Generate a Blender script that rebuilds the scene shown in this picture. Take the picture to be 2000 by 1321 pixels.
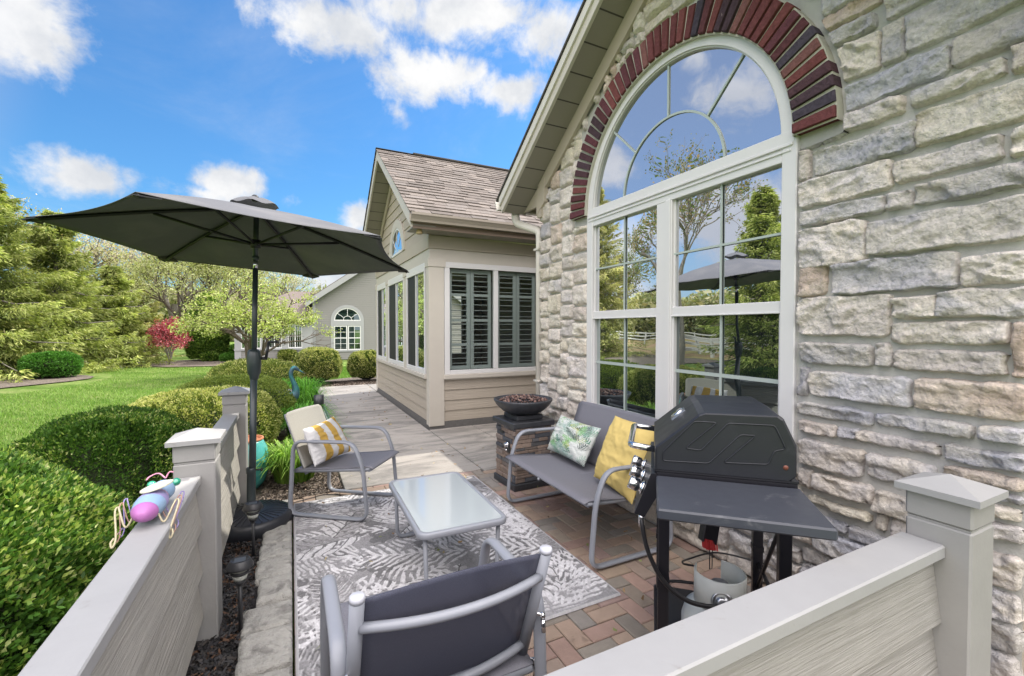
import bpy, math, random
import numpy as np
from mathutils import Vector, Matrix
random.seed(7); RNG = np.random.default_rng(11)
R = math.radians
for o in list(bpy.data.objects): bpy.data.objects.remove(o)
scene = bpy.context.scene
COL = scene.collection

# ------------------------------------------------------------------ camera
FPX, PITCH, YAW = 869.0, math.atan(19.5/869.0), math.atan(432/869.0)
cam_d = bpy.data.cameras.new('camera'); cam = bpy.data.objects.new('camera', cam_d); COL.objects.link(cam)
cam.location = (0, 0, 1.5)
cam.rotation_euler = (math.pi/2 - PITCH, 0, -YAW)
cam_d.sensor_width = 36.0; cam_d.lens = 36.0*FPX/2000.0
cam_d.clip_start = 0.02; cam_d.clip_end = 3000
scene.camera = cam
CF = Vector((math.sin(YAW)*math.cos(PITCH), math.cos(YAW)*math.cos(PITCH), -math.sin(PITCH)))
CR = Vector((math.cos(YAW), -math.sin(YAW), 0)); CU = CR.cross(CF)
def pdir(u, v):                                   # direction in the world of a photo direction (used only for clouds in the sky)
    return (CF + CR*((u-1000)/FPX) - CU*((v-660.5)/FPX)).normalized()

# ------------------------------------------------------------------ colour management
scene.view_settings.view_transform = 'Standard'; scene.view_settings.look = 'None'
scene.view_settings.exposure = 1.02; scene.view_settings.gamma = 1.0
scene.cycles.use_denoising = True
scene.cycles.max_bounces = 8; scene.cycles.transparent_max_bounces = 24
scene.cycles.caustics_reflective = False; scene.cycles.caustics_refractive = False
scene.cycles.sample_clamp_indirect = 6.0
scene.render.film_transparent = False

# ------------------------------------------------------------------ sun and sky
SUN = Vector((0.80, 0.236, 1.0)).normalized()
ld = bpy.data.lights.new('sun', 'SUN'); ld.energy = 2.6; ld.angle = R(0.53); ld.color = (1.0, 0.94, 0.84)
sun = bpy.data.objects.new('sun', ld); COL.objects.link(sun)
sun.rotation_euler = (-SUN).to_track_quat('-Z', 'Y').to_euler(); sun.location = (12, 4, 15)

W = bpy.data.worlds.new('World'); scene.world = W; W.use_nodes = True
NT = W.node_tree; NT.nodes.clear()
class G:                                          # tiny node-expression helper
    def __init__(s, nt): s.nt = nt
    def n(s, t, **k):
        x = s.nt.nodes.new(t)
        for a, b in k.items(): setattr(x, a, b)
        return x
    def put(s, node, i, v):
        if v is None: return
        if isinstance(v, bpy.types.NodeSocket): s.nt.links.new(v, node.inputs[i])
        else: node.inputs[i].default_value = v
    def m(s, op, a, b=None, c=None, clamp=False):
        x = s.n('ShaderNodeMath', operation=op, use_clamp=clamp); s.put(x, 0, a); s.put(x, 1, b); s.put(x, 2, c); return x.outputs[0]
    def v(s, op, a, b=None):
        x = s.n('ShaderNodeVectorMath', operation=op); s.put(x, 0, a); s.put(x, 1, b)
        return x.outputs['Value'] if op in ('DOT_PRODUCT', 'LENGTH') else x.outputs[0]
    def mix(s, f, a, b, bt='MIX'):
        x = s.n('ShaderNodeMix', data_type='RGBA', blend_type=bt); s.put(x, 0, f); s.put(x, 6, a); s.put(x, 7, b); return x.outputs[2]
    def noise(s, vec, scale, detail=4, rough=.55, dist=0.0, out=0):
        x = s.n('ShaderNodeTexNoise'); s.put(x, 'Vector', vec); x.inputs['Scale'].default_value = scale
        x.inputs['Detail'].default_value = detail; x.inputs['Roughness'].default_value = rough; x.inputs['Distortion'].default_value = dist
        return x.outputs[out]
    def ramp(s, f, stops):
        x = s.n('ShaderNodeValToRGB'); s.put(x, 0, f); e = x.color_ramp.elements
        while len(e) < len(stops): e.new(0.5)
        for i, (p, c) in enumerate(stops): e[i].position = p; e[i].color = tuple(c)+(1,) if len(c) == 3 else c
        return x.outputs[0]
    def sm(s, x, a, b):
        y = s.n('ShaderNodeMapRange', interpolation_type='SMOOTHSTEP'); s.put(y, 0, x); s.put(y, 1, a); s.put(y, 2, b); return y.outputs[0]
g = G(NT)
tc = g.n('ShaderNodeTexCoord').outputs['Generated']
sky = g.n('ShaderNodeTexSky', sky_type='NISHITA'); sky.sun_disc = False
sky.sun_elevation = math.asin(SUN.z); sky.sun_rotation = math.atan2(SUN.x, SUN.y)
sky.air_density = 1.3; sky.dust_density = 0.6; sky.ozone_density = 2.5; sky.altitude = 200
skyc = g.mix(1.0, sky.outputs[0], (0.33, 0.63, 0.88, 1), 'MULTIPLY')
sep = g.n('ShaderNodeSeparateXYZ'); g.put(sep, 0, tc)
zc = g.m('MAXIMUM', sep.outputs[2], 0.0)
den = g.m('ADD', zc, 0.22)
plane = g.v('SCALE', tc); plane.node.inputs['Scale'].default_value = 1.0
dv = g.n('ShaderNodeCombineXYZ'); g.put(dv, 0, den); g.put(dv, 1, den); g.put(dv, 2, den)
pl = g.v('DIVIDE', tc, dv.outputs[0])
n1 = g.noise(pl, 2.6, 9, .6, .25); n2 = g.noise(tc, 7.5, 8, .62, .3); n3 = g.noise(tc, 22, 6, .6, .2)
# clouds that stand in the seen part of the sky: (photo u, v, half width, half height, strength)
BL = [(30, 50, 85, 70, 1.0), (95, 105, 50, 45, .75), (680, 60, 150, 55, .85), (900, 25, 230, 62, 1.0), (1060, 60, 90, 60, .9), (850, 150, 118, 50, 1.2), (985, 178, 115, 42, .9), (770, 222, 34, 26, .5),
      (165, 350, 74, 38, 1.1), (440, 352, 56, 38, 1.2), (395, 378, 60, 20, .8), (320, 362, 60, 30, .45), (700, 425, 45, 42, 1.0), (640, 560, 110, 38, 1.0), (590, 395, 30, 20, .35), (700, 20, 90, 50, .5)]
def mirror(u, v):
    d = pdir(u, v); return Vector((-d.x, d.y, d.z))
DB = [(pdir(u, v), a/FPX, b/FPX, s) for u, v, a, b, s in BL]
DB += [(mirror(u, v), a/FPX, b/FPX, s) for u, v, a, b, s in [(1455, 180, 90, 60, 1.0), (1195, 320, 60, 50, .9), (1440, 430, 190, 95, 1.0), (1250, 560, 120, 60, .8), (1350, 120, 40, 25, .5), (1520, 150, 40, 60, .5), (1200, 480, 100, 90, .9)]]
mx = None
for d, a, b, st in DB:
    r_ = Vector((0, 0, 1)).cross(-d).normalized(); u_ = r_.cross(-d).normalized(); u_ = -u_ if u_.z < 0 else u_
    fw = g.v('DOT_PRODUCT', tc, tuple(d))
    x_ = g.m('DIVIDE', g.v('DOT_PRODUCT', tc, tuple(r_)), a*1.25); y_ = g.m('DIVIDE', g.v('DOT_PRODUCT', tc, tuple(u_)), b*1.25)
    rr = g.m('SQRT', g.m('ADD', g.m('MULTIPLY', x_, x_), g.m('MULTIPLY', y_, y_)))
    val = g.m('MULTIPLY', g.m('SUBTRACT', 1.0, rr, clamp=True), st)
    val = g.m('MULTIPLY', val, g.m('GREATER_THAN', fw, 0.0))
    mx = val if mx is None else g.m('MAXIMUM', mx, val)
bl = g.m('ADD', g.m('MULTIPLY', mx, 1.15), g.m('MULTIPLY', g.m('SUBTRACT', n2, .5), 2.1))
bl = g.m('ADD', bl, g.m('MULTIPLY', g.m('SUBTRACT', n3, .5), .95))
bl = g.m('MULTIPLY', g.sm(bl, .24, .92), g.sm(mx, 0.0, .18))
# unseen broken cloud added behind and above the viewer, extra bright for ambient light
fwd = g.v('DOT_PRODUCT', tc, tuple(Vector((CF.x-.25, CF.y, 0.25)).normalized()))
away = g.sm(g.m('MULTIPLY', fwd, -1.0), -.62, -.30)
mfd = g.v('DOT_PRODUCT', tc, tuple(mirror(1350, 250))); away = g.m('MULTIPLY', away, g.sm(mfd, .90, .70))
gen = g.m('MULTIPLY', g.sm(n1, .22, .50), away)
gen = g.m('MULTIPLY', gen, 0.97)
cl = g.m('MAXIMUM', bl, gen)
wisp = g.m('MULTIPLY', g.sm(g.noise(pl, 1.1, 7, .65, .6), .52, .85), .22)
cl = g.m('MAXIMUM', cl, wisp)
ccol = g.mix(g.sm(g.noise(tc, 9, 6, .6), .3, .7), (3.5, 3.65, 3.9, 1), (5.0, 5.0, 5.0, 1))
hi = g.mix(g.sm(zc, .10, .75), (9.2, 8.6, 8.9, 1), (25.0, 23.6, 23.4, 1))
ccol = g.mix(gen, ccol, hi)
fin = g.mix(cl, skyc, ccol)
fin = g.mix(g.m('MULTIPLY', g.sm(mfd, .885, .955), .36), fin, (3.7, 3.9, 4.6, 1))
hz = g.m('MULTIPLY', g.sm(zc, .16, .0), .55)
fin = g.mix(hz, fin, (2.6, 3.3, 4.3, 1))
bg = g.n('ShaderNodeBackground'); g.put(bg, 0, fin); bg.inputs[1].default_value = 0.10
wo = g.n('ShaderNodeOutputWorld'); NT.links.new(bg.outputs[0], wo.inputs[0])

# ------------------------------------------------------------------ materials
MATS = {}
def base(name):
    m = bpy.data.materials.new(name); m.use_nodes = True; nt = m.node_tree; nt.nodes.clear()
    g = G(nt); out = g.n('ShaderNodeOutputMaterial'); return m, nt, g, out
def mat(name, col=(.5, .5, .5), rough=.5, metal=0.0, spec=.5, var=.0, vscale=6.0, col2=None, bump=0.0, bscale=40.0, bdist=.01, attr=False,
        coat=0.0, grain=None, alpha=1.0, trans=0.0, dirt=None, rvar=0.0, rail=None):
    if name in MATS: return MATS[name]
    m, nt, g, out = base(name); MATS[name] = m
    p = g.n('ShaderNodeBsdfPrincipled'); oc = g.n('ShaderNodeTexCoord').outputs['Object']
    c = tuple(col)+(1,)
    if attr:
        a = g.n('ShaderNodeAttribute', attribute_name='Col'); c = a.outputs[0]
    if col2 is not None:
        f = g.sm(g.noise(oc, vscale, 6, .6, .4), .35, .65); c = g.mix(f, c, tuple(col2)+(1,))
    if var > 0:
        f = g.noise(oc, vscale*1.7, 5, .6); k = g.m('ADD', g.m('MULTIPLY', g.m('SUBTRACT', f, .5), var*2), 1.0)
        kk = g.n('ShaderNodeCombineColor'); [g.put(kk, i, k) for i in range(3)]
        c = g.mix(1.0, c, kk.outputs[0], 'MULTIPLY')
    if dirt:                                     # (colour, scale, lo, hi): stains with a shape of their own
        f = g.sm(g.noise(oc, dirt[1], 8, .65, .6), dirt[2], dirt[3]); c = g.mix(f, c, tuple(dirt[0])+(1,))
    g.put(p, 'Base Color', c); p.inputs['Roughness'].default_value = rough; p.inputs['Metallic'].default_value = metal
    p.inputs['Specular IOR Level'].default_value = spec; p.inputs['Coat Weight'].default_value = coat
    if rvar: g.put(p, 'Roughness', g.m('ADD', g.m('MULTIPLY', g.m('SUBTRACT', g.noise(oc, vscale*2, 5), .5), rvar*2), rough, clamp=True))
    h = None
    if bump: h = g.m('MULTIPLY', g.noise(oc, bscale, 6, .6), bump)
    if grain:                                    # axis along which the wood runs
        mp = g.n('ShaderNodeMapping'); g.put(mp, 0, oc); s = [8, 8, 8]; s['XYZ'.index(grain)] = 0.35; mp.inputs['Scale'].default_value = s
        w1 = g.noise(mp.outputs[0], 1.6, 3, .5, .7); w1 = g.m('SINE', g.m('MULTIPLY', w1, 40.0))
        mp2 = g.n('ShaderNodeMapping'); g.put(mp2, 0, oc); s = [95, 95, 95]; s['XYZ'.index(grain)] = 3.5; mp2.inputs['Scale'].default_value = s
        w2 = g.noise(mp2.outputs[0], 2.0, 4, .6, .4)
        gg = g.m('ADD', g.m('MULTIPLY', w1, .20), g.m('MULTIPLY', w2, .9)); h = gg if h is None else g.m('ADD', gg, h)
    if h is not None:
        b = g.n('ShaderNodeBump'); g.put(b, 'Height', h); b.inputs['Distance'].default_value = bdist; b.inputs['Strength'].default_value = .9
        g.put(p, 'Normal', b.outputs[0])
    sh = p.outputs[0]
    if trans:
        t = g.n('ShaderNodeBsdfTranslucent'); g.put(t, 0, c); ms = g.n('ShaderNodeMixShader'); ms.inputs[0].default_value = trans
        nt.links.new(sh, ms.inputs[1]); nt.links.new(t.outputs[0], ms.inputs[2]); sh = ms.outputs[0]
    if alpha < 1:
        t = g.n('ShaderNodeBsdfTransparent'); ms = g.n('ShaderNodeMixShader'); ms.inputs[0].default_value = alpha
        nt.links.new(t.outputs[0], ms.inputs[1]); nt.links.new(sh, ms.inputs[2]); sh = ms.outputs[0]
    nt.links.new(sh, out.inputs[0]); return m
def glassmat(name, refl=.45, tint=(.85, .92, 1.0), under=(.015, .018, .02), see=0.0, wav=0.0, seecol=(.8, .9, .88)):
    m, nt, g, out = base(name); MATS[name] = m
    gl = g.n('ShaderNodeBsdfGlossy'); gl.inputs['Color'].default_value = tuple(tint)+(1,); gl.inputs['Roughness'].default_value = 0.0
    if wav:
        oc = g.n('ShaderNodeTexCoord').outputs['Object']; b = g.n('ShaderNodeBump'); g.put(b, 'Height', g.noise(oc, 1.6, 2, .5)); b.inputs['Distance'].default_value = wav; b.inputs['Strength'].default_value = 1
        nt.links.new(b.outputs[0], gl.inputs['Normal'])
    lw = g.n('ShaderNodeLayerWeight'); lw.inputs['Blend'].default_value = .25
    f = g.m('ADD', g.m('MULTIPLY', lw.outputs['Fresnel'], .5), refl, clamp=True)
    if see: u = g.n('ShaderNodeBsdfTransparent'); u.inputs[0].default_value = tuple(seecol)+(1,)
    else: u = g.n('ShaderNodeBsdfDiffuse'); u.inputs[0].default_value = tuple(under)+(1,)
    ms = g.n('ShaderNodeMixShader'); g.put(ms, 0, f); nt.links.new(u.outputs[0], ms.inputs[1]); nt.links.new(gl.outputs[0], ms.inputs[2])
    nt.links.new(ms.outputs[0], out.inputs[0]); return m
def leafmat(name, trans=.35, rough=.5):
    m, nt, g, out = base(name); MATS[name] = m
    a = g.n('ShaderNodeAttribute', attribute_name='Col')
    p = g.n('ShaderNodeBsdfPrincipled'); g.put(p, 'Base Color', a.outputs[0]); p.inputs['Roughness'].default_value = rough; p.inputs['Specular IOR Level'].default_value = .3
    t = g.n('ShaderNodeBsdfTranslucent'); g.put(t, 0, g.mix(1.0, a.outputs[0], (1.1, 1.15, .6, 1), 'MULTIPLY'))
    ms = g.n('ShaderNodeMixShader'); ms.inputs[0].default_value = trans
    nt.links.new(p.outputs[0], ms.inputs[1]); nt.links.new(t.outputs[0], ms.inputs[2]); nt.links.new(ms.outputs[0], out.inputs[0]); return m

LEAF = leafmat('leaf')
TAUPE = mat('taupe_paint', (.43, .38, .31), .55, var=.05, vscale=3, bump=.25, bscale=60, bdist=.002)
TAUPE_L = mat('light_taupe_paint', (.52, .485, .425), .5, var=.05, vscale=4, bump=.2, bscale=50, bdist=.002)
SIDE_X = mat('siding_paint_x', (.41, .36, .295), .6, var=.07, vscale=2, grain='X', bdist=.0035)
SIDE_Y = mat('siding_paint_y', (.41, .36, .295), .6, var=.07, vscale=2, grain='Y', bdist=.0035)
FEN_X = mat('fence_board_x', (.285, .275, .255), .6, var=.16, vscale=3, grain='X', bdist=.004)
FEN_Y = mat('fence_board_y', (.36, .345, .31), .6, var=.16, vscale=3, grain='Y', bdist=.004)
FCAP = mat('fence_cap_paint', (.33, .33, .33), .5, var=.10, vscale=4, bump=.4, bscale=35, bdist=.002, dirt=((.24, .23, .21), 14, .60, .80))
VINYL = mat('white_vinyl', (.66, .655, .65), .35, var=.03, vscale=2)
BRONZE = mat('bronze_gutter', (.33, .29, .24), .4, var=.06)
BEIGE = mat('beige_gutter', (.60, .57, .51), .4, var=.05)
CHROME = mat('chrome', (.75, .75, .76), .12, metal=1)
DARKP = mat('black_plastic', (.022, .023, .026), .45, bump=.2, bscale=200, bdist=.0006)
BARK = mat('bark', (.11, .085, .065), .9, var=.35, vscale=6, bump=1, bscale=30, bdist=.02)
BARKG = mat('grey_bark', (.20, .18, .155), .9, var=.3, vscale=6, bump=1, bscale=30, bdist=.02)

# ------------------------------------------------------------------ object helpers
def tag(o, label=None, cat=None, group=None, kind=None):
    if label: o['label'] = label
    if cat: o['category'] = cat
    if group: o['group'] = group
    if kind: o['kind'] = kind
    return o
def thing(name, label, cat, loc=(0, 0, 0), rz=0.0, group=None):
    o = bpy.data.objects.new(name, None); o.empty_display_size = .1; COL.objects.link(o)
    o.location = loc; o.rotation_euler = (0, 0, rz); o['_m'] = 1; del o['_m']
    XF[o.name] = Matrix.Translation(loc) @ Matrix.Rotation(rz, 4, 'Z')
    return tag(o, label, cat, group)
XF = {}
def xf(o):
    while o is not None and o.name not in XF: o = o.parent
    return XF[o.name] if o is not None else Matrix.Identity(4)
def copy_tree(o, parent=None):
    c = o.copy(); COL.objects.link(c)
    if parent is not None:
        c.parent = parent; c.matrix_parent_inverse = Matrix.Identity(4)
    for ch in [x for x in bpy.data.objects if x.parent is o]: copy_tree(ch, c)
    return c
def bulk(name, V, F, mats, parent=None, vcol=None, smooth=True, world=True, kind=None):
    V = np.asarray(V, dtype=np.float64).reshape(-1, 3); F = np.asarray(F, dtype=np.int32)
    if parent is not None and world:
        M = np.array(xf(parent).inverted()); V = V @ M[:3, :3].T + M[:3, 3]
    me = bpy.data.meshes.new(name); me.vertices.add(len(V)); me.vertices.foreach_set('co', V.astype(np.float32).ravel())
    k = F.shape[1]; me.loops.add(F.size); me.loops.foreach_set('vertex_index', F.ravel())
    me.polygons.add(len(F)); me.polygons.foreach_set('loop_start', np.arange(0, F.size, k, dtype=np.int32)); me.polygons.foreach_set('loop_total', np.full(len(F), k, dtype=np.int32))
    me.update(calc_edges=True)
    if smooth: me.polygons.foreach_set('use_smooth', np.ones(len(F), dtype=bool))
    if vcol is not None:
        a = me.color_attributes.new('Col', 'FLOAT_COLOR', 'POINT'); c = np.ones((len(V), 4), np.float32); c[:, :3] = vcol; a.data.foreach_set('color', c.ravel())
    for m in (mats if isinstance(mats, (list, tuple)) else [mats]): me.materials.append(m)
    o = bpy.data.objects.new(name, me); COL.objects.link(o)
    if parent is not None: o.parent = parent
    if kind: o['kind'] = kind
    return o
class MB:
    def __init__(s): s.v = []; s.f = []; s.c = []; s.sm = []; s.cur = (1, 1, 1)
    def add(s, vs, fs, smooth=False):
        b = len(s.v); s.v += [tuple(x) for x in vs]; s.f += [tuple(i+b for i in f) for f in fs]; s.sm += [smooth]*len(fs); s.c += [s.cur]*len(vs); return s
    def box(s, lo, hi, bev=0.0):
        x0, y0, z0 = lo; x1, y1, z1 = hi
        if x0 > x1: x0, x1 = x1, x0
        if y0 > y1: y0, y1 = y1, y0
        if z0 > z1: z0, z1 = z1, z0
        b = min(bev, (x1-x0)*.45, (y1-y0)*.45, (z1-z0)*.45)
        if b <= 0:
            return s.add([(x0,y0,z0),(x1,y0,z0),(x1,y1,z0),(x0,y1,z0),(x0,y0,z1),(x1,y0,z1),(x1,y1,z1),(x0,y1,z1)], [(0,3,2,1),(4,5,6,7),(0,1,5,4),(1,2,6,5),(2,3,7,6),(3,0,4,7)])
        vs = []; idx = {}
        for i, x in enumerate((x0, x1)):
            for j, y in enumerate((y0, y1)):
                for k, z in enumerate((z0, z1)):
                    sx, sy, sz = (1-2*i)*b, (1-2*j)*b, (1-2*k)*b
                    for a, p in enumerate(((x, y+sy, z+sz), (x+sx, y, z+sz), (x+sx, y+sy, z))): idx[i, j, k, a] = len(vs); vs.append(p)
        fs = []
        q = lambda *t: fs.append(tuple(idx[i] for i in t))
        q((0,0,0,0),(0,0,1,0),(0,1,1,0),(0,1,0,0)); q((1,0,0,0),(1,1,0,0),(1,1,1,0),(1,0,1,0))
        q((0,0,0,1),(1,0,0,1),(1,0,1,1),(0,0,1,1)); q((0,1,0,1),(0,1,1,1),(1,1,1,1),(1,1,0,1))
        q((0,0,0,2),(0,1,0,2),(1,1,0,2),(1,0,0,2)); q((0,0,1,2),(1,0,1,2),(1,1,1,2),(0,1,1,2))
        for j in (0, 1):
            for k in (0, 1): q((0,j,k,1),(1,j,k,1),(1,j,k,2),(0,j,k,2))
        for i in (0, 1):
            for k in (0, 1): q((i,0,k,0),(i,1,k,0),(i,1,k,2),(i,0,k,2))
            for j in (0, 1): q((i,j,0,0),(i,j,1,0),(i,j,1,1),(i,j,0,1))
        for i in (0, 1):
            for j in (0, 1):
                for k in (0, 1): q((i,j,k,0),(i,j,k,1),(i,j,k,2))
        return s.add(vs, fs)
    def obox(s, c, ax, ay, az, bev=0.0):           # oriented box from centre and three half-axis vectors
        t = MB().box((-1, -1, -1), (1, 1, 1)) if not bev else None
        ax, ay, az = Vector(ax), Vector(ay), Vector(az)
        if bev:
            t = MB().box((-ax.length, -ay.length, -az.length), (ax.length, ay.length, az.length), bev); n = [a.normalized() for a in (ax, ay, az)]
        else: n = [ax, ay, az]
        c = Vector(c)
        return s.add([c+n[0]*p[0]+n[1]*p[1]+n[2]*p[2] for p in t.v], t.f)
    def prism(s, pts, d, smooth=False):            # polygon pts extruded by vector d
        n = len(pts); d = Vector(d); a = [Vector(p) for p in pts]
        return s.add(a+[p+d for p in a], [tuple(range(n))[::-1], tuple(range(n, 2*n))]+[(i, (i+1) % n, (i+1) % n+n, i+n) for i in range(n)], smooth)
    def tube(s, path, r, n=10, closed=False, ry=None, up=(0, 0, 1), caps=True, radii=None):
        P = [Vector(p) for p in path]; m = len(P); ry = ry or r; rings = []; up = Vector(up)
        for i in range(m):
            if closed: t = (P[(i+1) % m]-P[i-1]).normalized()
            else: t = (P[min(i+1, m-1)]-P[max(i-1, 0)]).normalized()
            a = up - t*up.dot(t)
            if a.length < 1e-3: a = Vector((1, 0, 0)) - t*t.x
            if a.length < 1e-3: a = Vector((0, 1, 0)) - t*t.y
            a.normalize(); b = t.cross(a); k = radii[i]/r if radii else 1
            rings.append([P[i]+b*(math.cos(2*math.pi*j/n)*r*k)+a*(math.sin(2*math.pi*j/n)*ry*k) for j in range(n)])
        vs = [p for q in rings for p in q]; fs = []
        for i in range(m if closed else m-1):
            for j in range(n): a0 = i*n+j; a1 = i*n+(j+1) % n; b0 = ((i+1) % m)*n+j; b1 = ((i+1) % m)*n+(j+1) % n; fs.append((a0, a1, b1, b0))
        s.add(vs, fs, True)
        if caps and not closed:
            b = len(s.v)-len(vs); s.f += [tuple(b+j for j in range(n))[::-1], tuple(b+(m-1)*n+j for j in range(n))]; s.sm += [False, False]
        return s
    def lathe(s, prof, c=(0, 0, 0), n=32, axis='Z', smooth=True):
        vs = []; c = Vector(c)
        for r, z in prof:
            for j in range(n):
                a = 2*math.pi*j/n; x, y = r*math.cos(a), r*math.sin(a)
                vs.append(c+(Vector((x, y, z)) if axis == 'Z' else Vector((z, x, y)) if axis == 'X' else Vector((x, z, y))))
        fs = [(i*n+j, i*n+(j+1) % n, (i+1)*n+(j+1) % n, (i+1)*n+j) for i in range(len(prof)-1) for j in range(n)]
        if prof[0][0] > 1e-5: fs.append(tuple(range(n))[::-1])
        if prof[-1][0] > 1e-5: fs.append(tuple((len(prof)-1)*n+j for j in range(n)))
        return s.add(vs, fs, smooth)
    def build(s, name, m, parent=None, col=False, kind=None, world=True, bevel=0):
        vs = s.v
        if parent is not None and world:
            M = xf(parent).inverted(); vs = [M @ Vector(p) for p in vs]
        me = bpy.data.meshes.new(name); me.from_pydata([tuple(p) for p in vs], [], s.f); me.update()
        me.polygons.foreach_set('use_smooth', np.array(s.sm, dtype=bool))
        if col:
            a = me.color_attributes.new('Col', 'FLOAT_COLOR', 'POINT'); c = np.ones((len(s.v), 4), np.float32); c[:, :3] = np.array(s.c); a.data.foreach_set('color', c.ravel())
        me.materials.append(m); o = bpy.data.objects.new(name, me); COL.objects.link(o)
        if parent is not None: o.parent = parent
        if kind: o['kind'] = kind
        return o
def arc(c, r, a0, a1, n, f):                       # f maps (x, y) in the arc's plane to 3D
    return [f(c[0]+r*math.cos(a0+(a1-a0)*i/n), c[1]+r*math.sin(a0+(a1-a0)*i/n)) for i in range(n+1)]
def roundpath(pts, r, n=6, closed=False):          # polyline with rounded corners
    P = [Vector(p) for p in pts]; out = []; m = len(P)
    for i in range(m):
        if not closed and i in (0, m-1): out.append(P[i]); continue
        a, b, c = P[i-1], P[i], P[(i+1) % m]; u = (a-b); w = (c-b); k = min(r, u.length*.49, w.length*.49); u.normalize(); w.normalize()
        s0, s1 = b+u*k, b+w*k
        for j in range(n+1):
            t = j/n; out.append(s0*(1-t)**2+b*2*t*(1-t)+s1*t*t)
    return out
def shade(c, a, b):
    k = random.uniform(a, b); return tuple(q*k for q in c)
# numpy noise ------------------------------------------------------------
def _h(ix, iy, sd):
    n = (ix.astype(np.int64)*374761393 + iy.astype(np.int64)*668265263 + sd*1442695041) & 0xffffffff
    n = ((n ^ (n >> 13))*1274126177) & 0xffffffff; n = n ^ (n >> 16); return (n & 0xffff)/65535.0
def vn(x, y, sd=0):
    ix, iy = np.floor(x), np.floor(y); fx, fy = x-ix, y-iy; fx = fx*fx*(3-2*fx); fy = fy*fy*(3-2*fy)
    a, b, c, d = _h(ix, iy, sd), _h(ix+1, iy, sd), _h(ix, iy+1, sd), _h(ix+1, iy+1, sd)
    return (a*(1-fx)+b*fx)*(1-fy)+(c*(1-fx)+d*fx)*fy
def fbm(x, y, o=4, sd=0, ridged=False):
    s = 0; a = .5; t = 0
    for i in range(o):
        v = vn(x, y, sd+i*17)
        if ridged: v = 1-abs(2*v-1)
        s = s+a*v; t += a; a *= .5; x = x*2.03+3.1; y = y*2.03+1.7
    return s/t

# ================================================================== GROUND
def sheet(name, pts, z, m, kind='structure'):
    o = MB().add([(x, y, z) for x, y in pts], [tuple(range(len(pts)))]).build(name, m); o['kind'] = kind; return o
def lawnmat():
    m, nt, g, out = base('lawn_grass'); oc = g.n('ShaderNodeTexCoord').outputs['Object']
    s = g.n('ShaderNodeSeparateXYZ'); g.put(s, 0, oc)
    t = g.m('ADD', g.m('MULTIPLY', s.outputs[0], .62), g.m('MULTIPLY', s.outputs[1], .78)); t = g.m('ADD', t, g.m('MULTIPLY', g.noise(oc, .35, 3), 1.2))
    st = g.sm(g.m('SINE', g.m('MULTIPLY', t, 3.6)), -.35, .35)
    c = g.mix(st, (.12, .20, .035, 1), (.24, .32, .09, 1))
    c = g.mix(g.sm(g.noise(oc, 1.4, 6, .65), .45, .72), c, (.36, .37, .15, 1)); c = g.mix(g.sm(g.noise(oc, 30, 5, .7), .3, .75), c, (.08, .17, .02, 1))
    p = g.n('ShaderNodeBsdfPrincipled'); g.put(p, 'Base Color', c); p.inputs['Roughness'].default_value = .85; p.inputs['Specular IOR Level'].default_value = .15
    b = g.n('ShaderNodeBump'); g.put(b, 'Height', g.noise(oc, 45, 6, .8)); b.inputs['Distance'].default_value = .05; g.put(p, 'Normal', b.outputs[0])
    nt.links.new(p.outputs[0], out.inputs[0]); return m
LAWN = lawnmat()
sheet('lawn', [(-600, -300), (600, -300), (600, 900), (-600, 900)], -.15, LAWN)
PAST = mat('pasture_soil', (.33, .20, .12), .95, col2=(.26, .24, .08), vscale=.3, var=.2, bump=1, bscale=6, bdist=.05)
sheet('pasture', [(-90, 8), (-14.5, 8), (-14.5, 26), (-22, 52), (-90, 90)], -.145, PAST)
MULCH = mat('mulch', (.105, .085, .07), .95, col2=(.20, .165, .13), vscale=18, var=.5, bump=1.2, bscale=60, bdist=.03)
DMULCH = mat('dark_mulch', (.030, .028, .030), .9, var=.6, vscale=30, bump=1.2, bscale=90, bdist=.02)
def blob(cx, cy, pts_r, n=48, sd=0):
    return [(cx+math.cos(a)*pts_r[0]*(1+.12*math.sin(3*a+sd)+.06*math.sin(7*a+sd)), cy+math.sin(a)*pts_r[1]*(1+.12*math.sin(2*a+sd*2)+.05*math.sin(5*a+sd))) for a in [2*math.pi*i/n for i in range(n)]]
sheet('mulch_bed_dark', [(-1.75, .3), (-.02, .3), (-.02, 4.36), (-1.9, 4.36)], -.035, DMULCH)
sheet('mulch_bed_border', [(-1.9, 4.36), (-.02, 4.36), (.43, 4.36), (.43, 12.2), (-.6, 12.6), (-1.5, 11.0), (-1.95, 8)], -.037, MULCH)
sheet('mulch_bed_round', [(-.6, 12.31), (3.6, 12.31), (3.6, 14.2), (2.4, 15.0), (1.4, 14.6), (.6, 14.0), (-.3, 13.6)], -.05, MULCH)
sheet('mulch_bed_spruce', blob(-10.6, 18.2, (4.2, 4.4), sd=.5), -.12, MULCH)
sheet('mulch_bed_spruce_far', blob(-8.3, 25.3, (2.6, 3.2), sd=1.5), -.125, MULCH)
sheet('mulch_bed_island', [(-6.2, 24.4), (-4.6, 22.9), (-2.6, 22.4), (.2, 22.6), (1.0, 23.6), (-1.2, 26.4), (-3.8, 28), (-5.8, 26.8)], -.11, MULCH)
PATH = mat('asphalt_path', (.16, .155, .15), .9, var=.15, vscale=12, bump=.4, bscale=90)
sheet('path', [(-2.9, 24.6), (-1.9, 24.3), (1.2, 28.5), (1.0, 31)], -.10, PATH)

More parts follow.
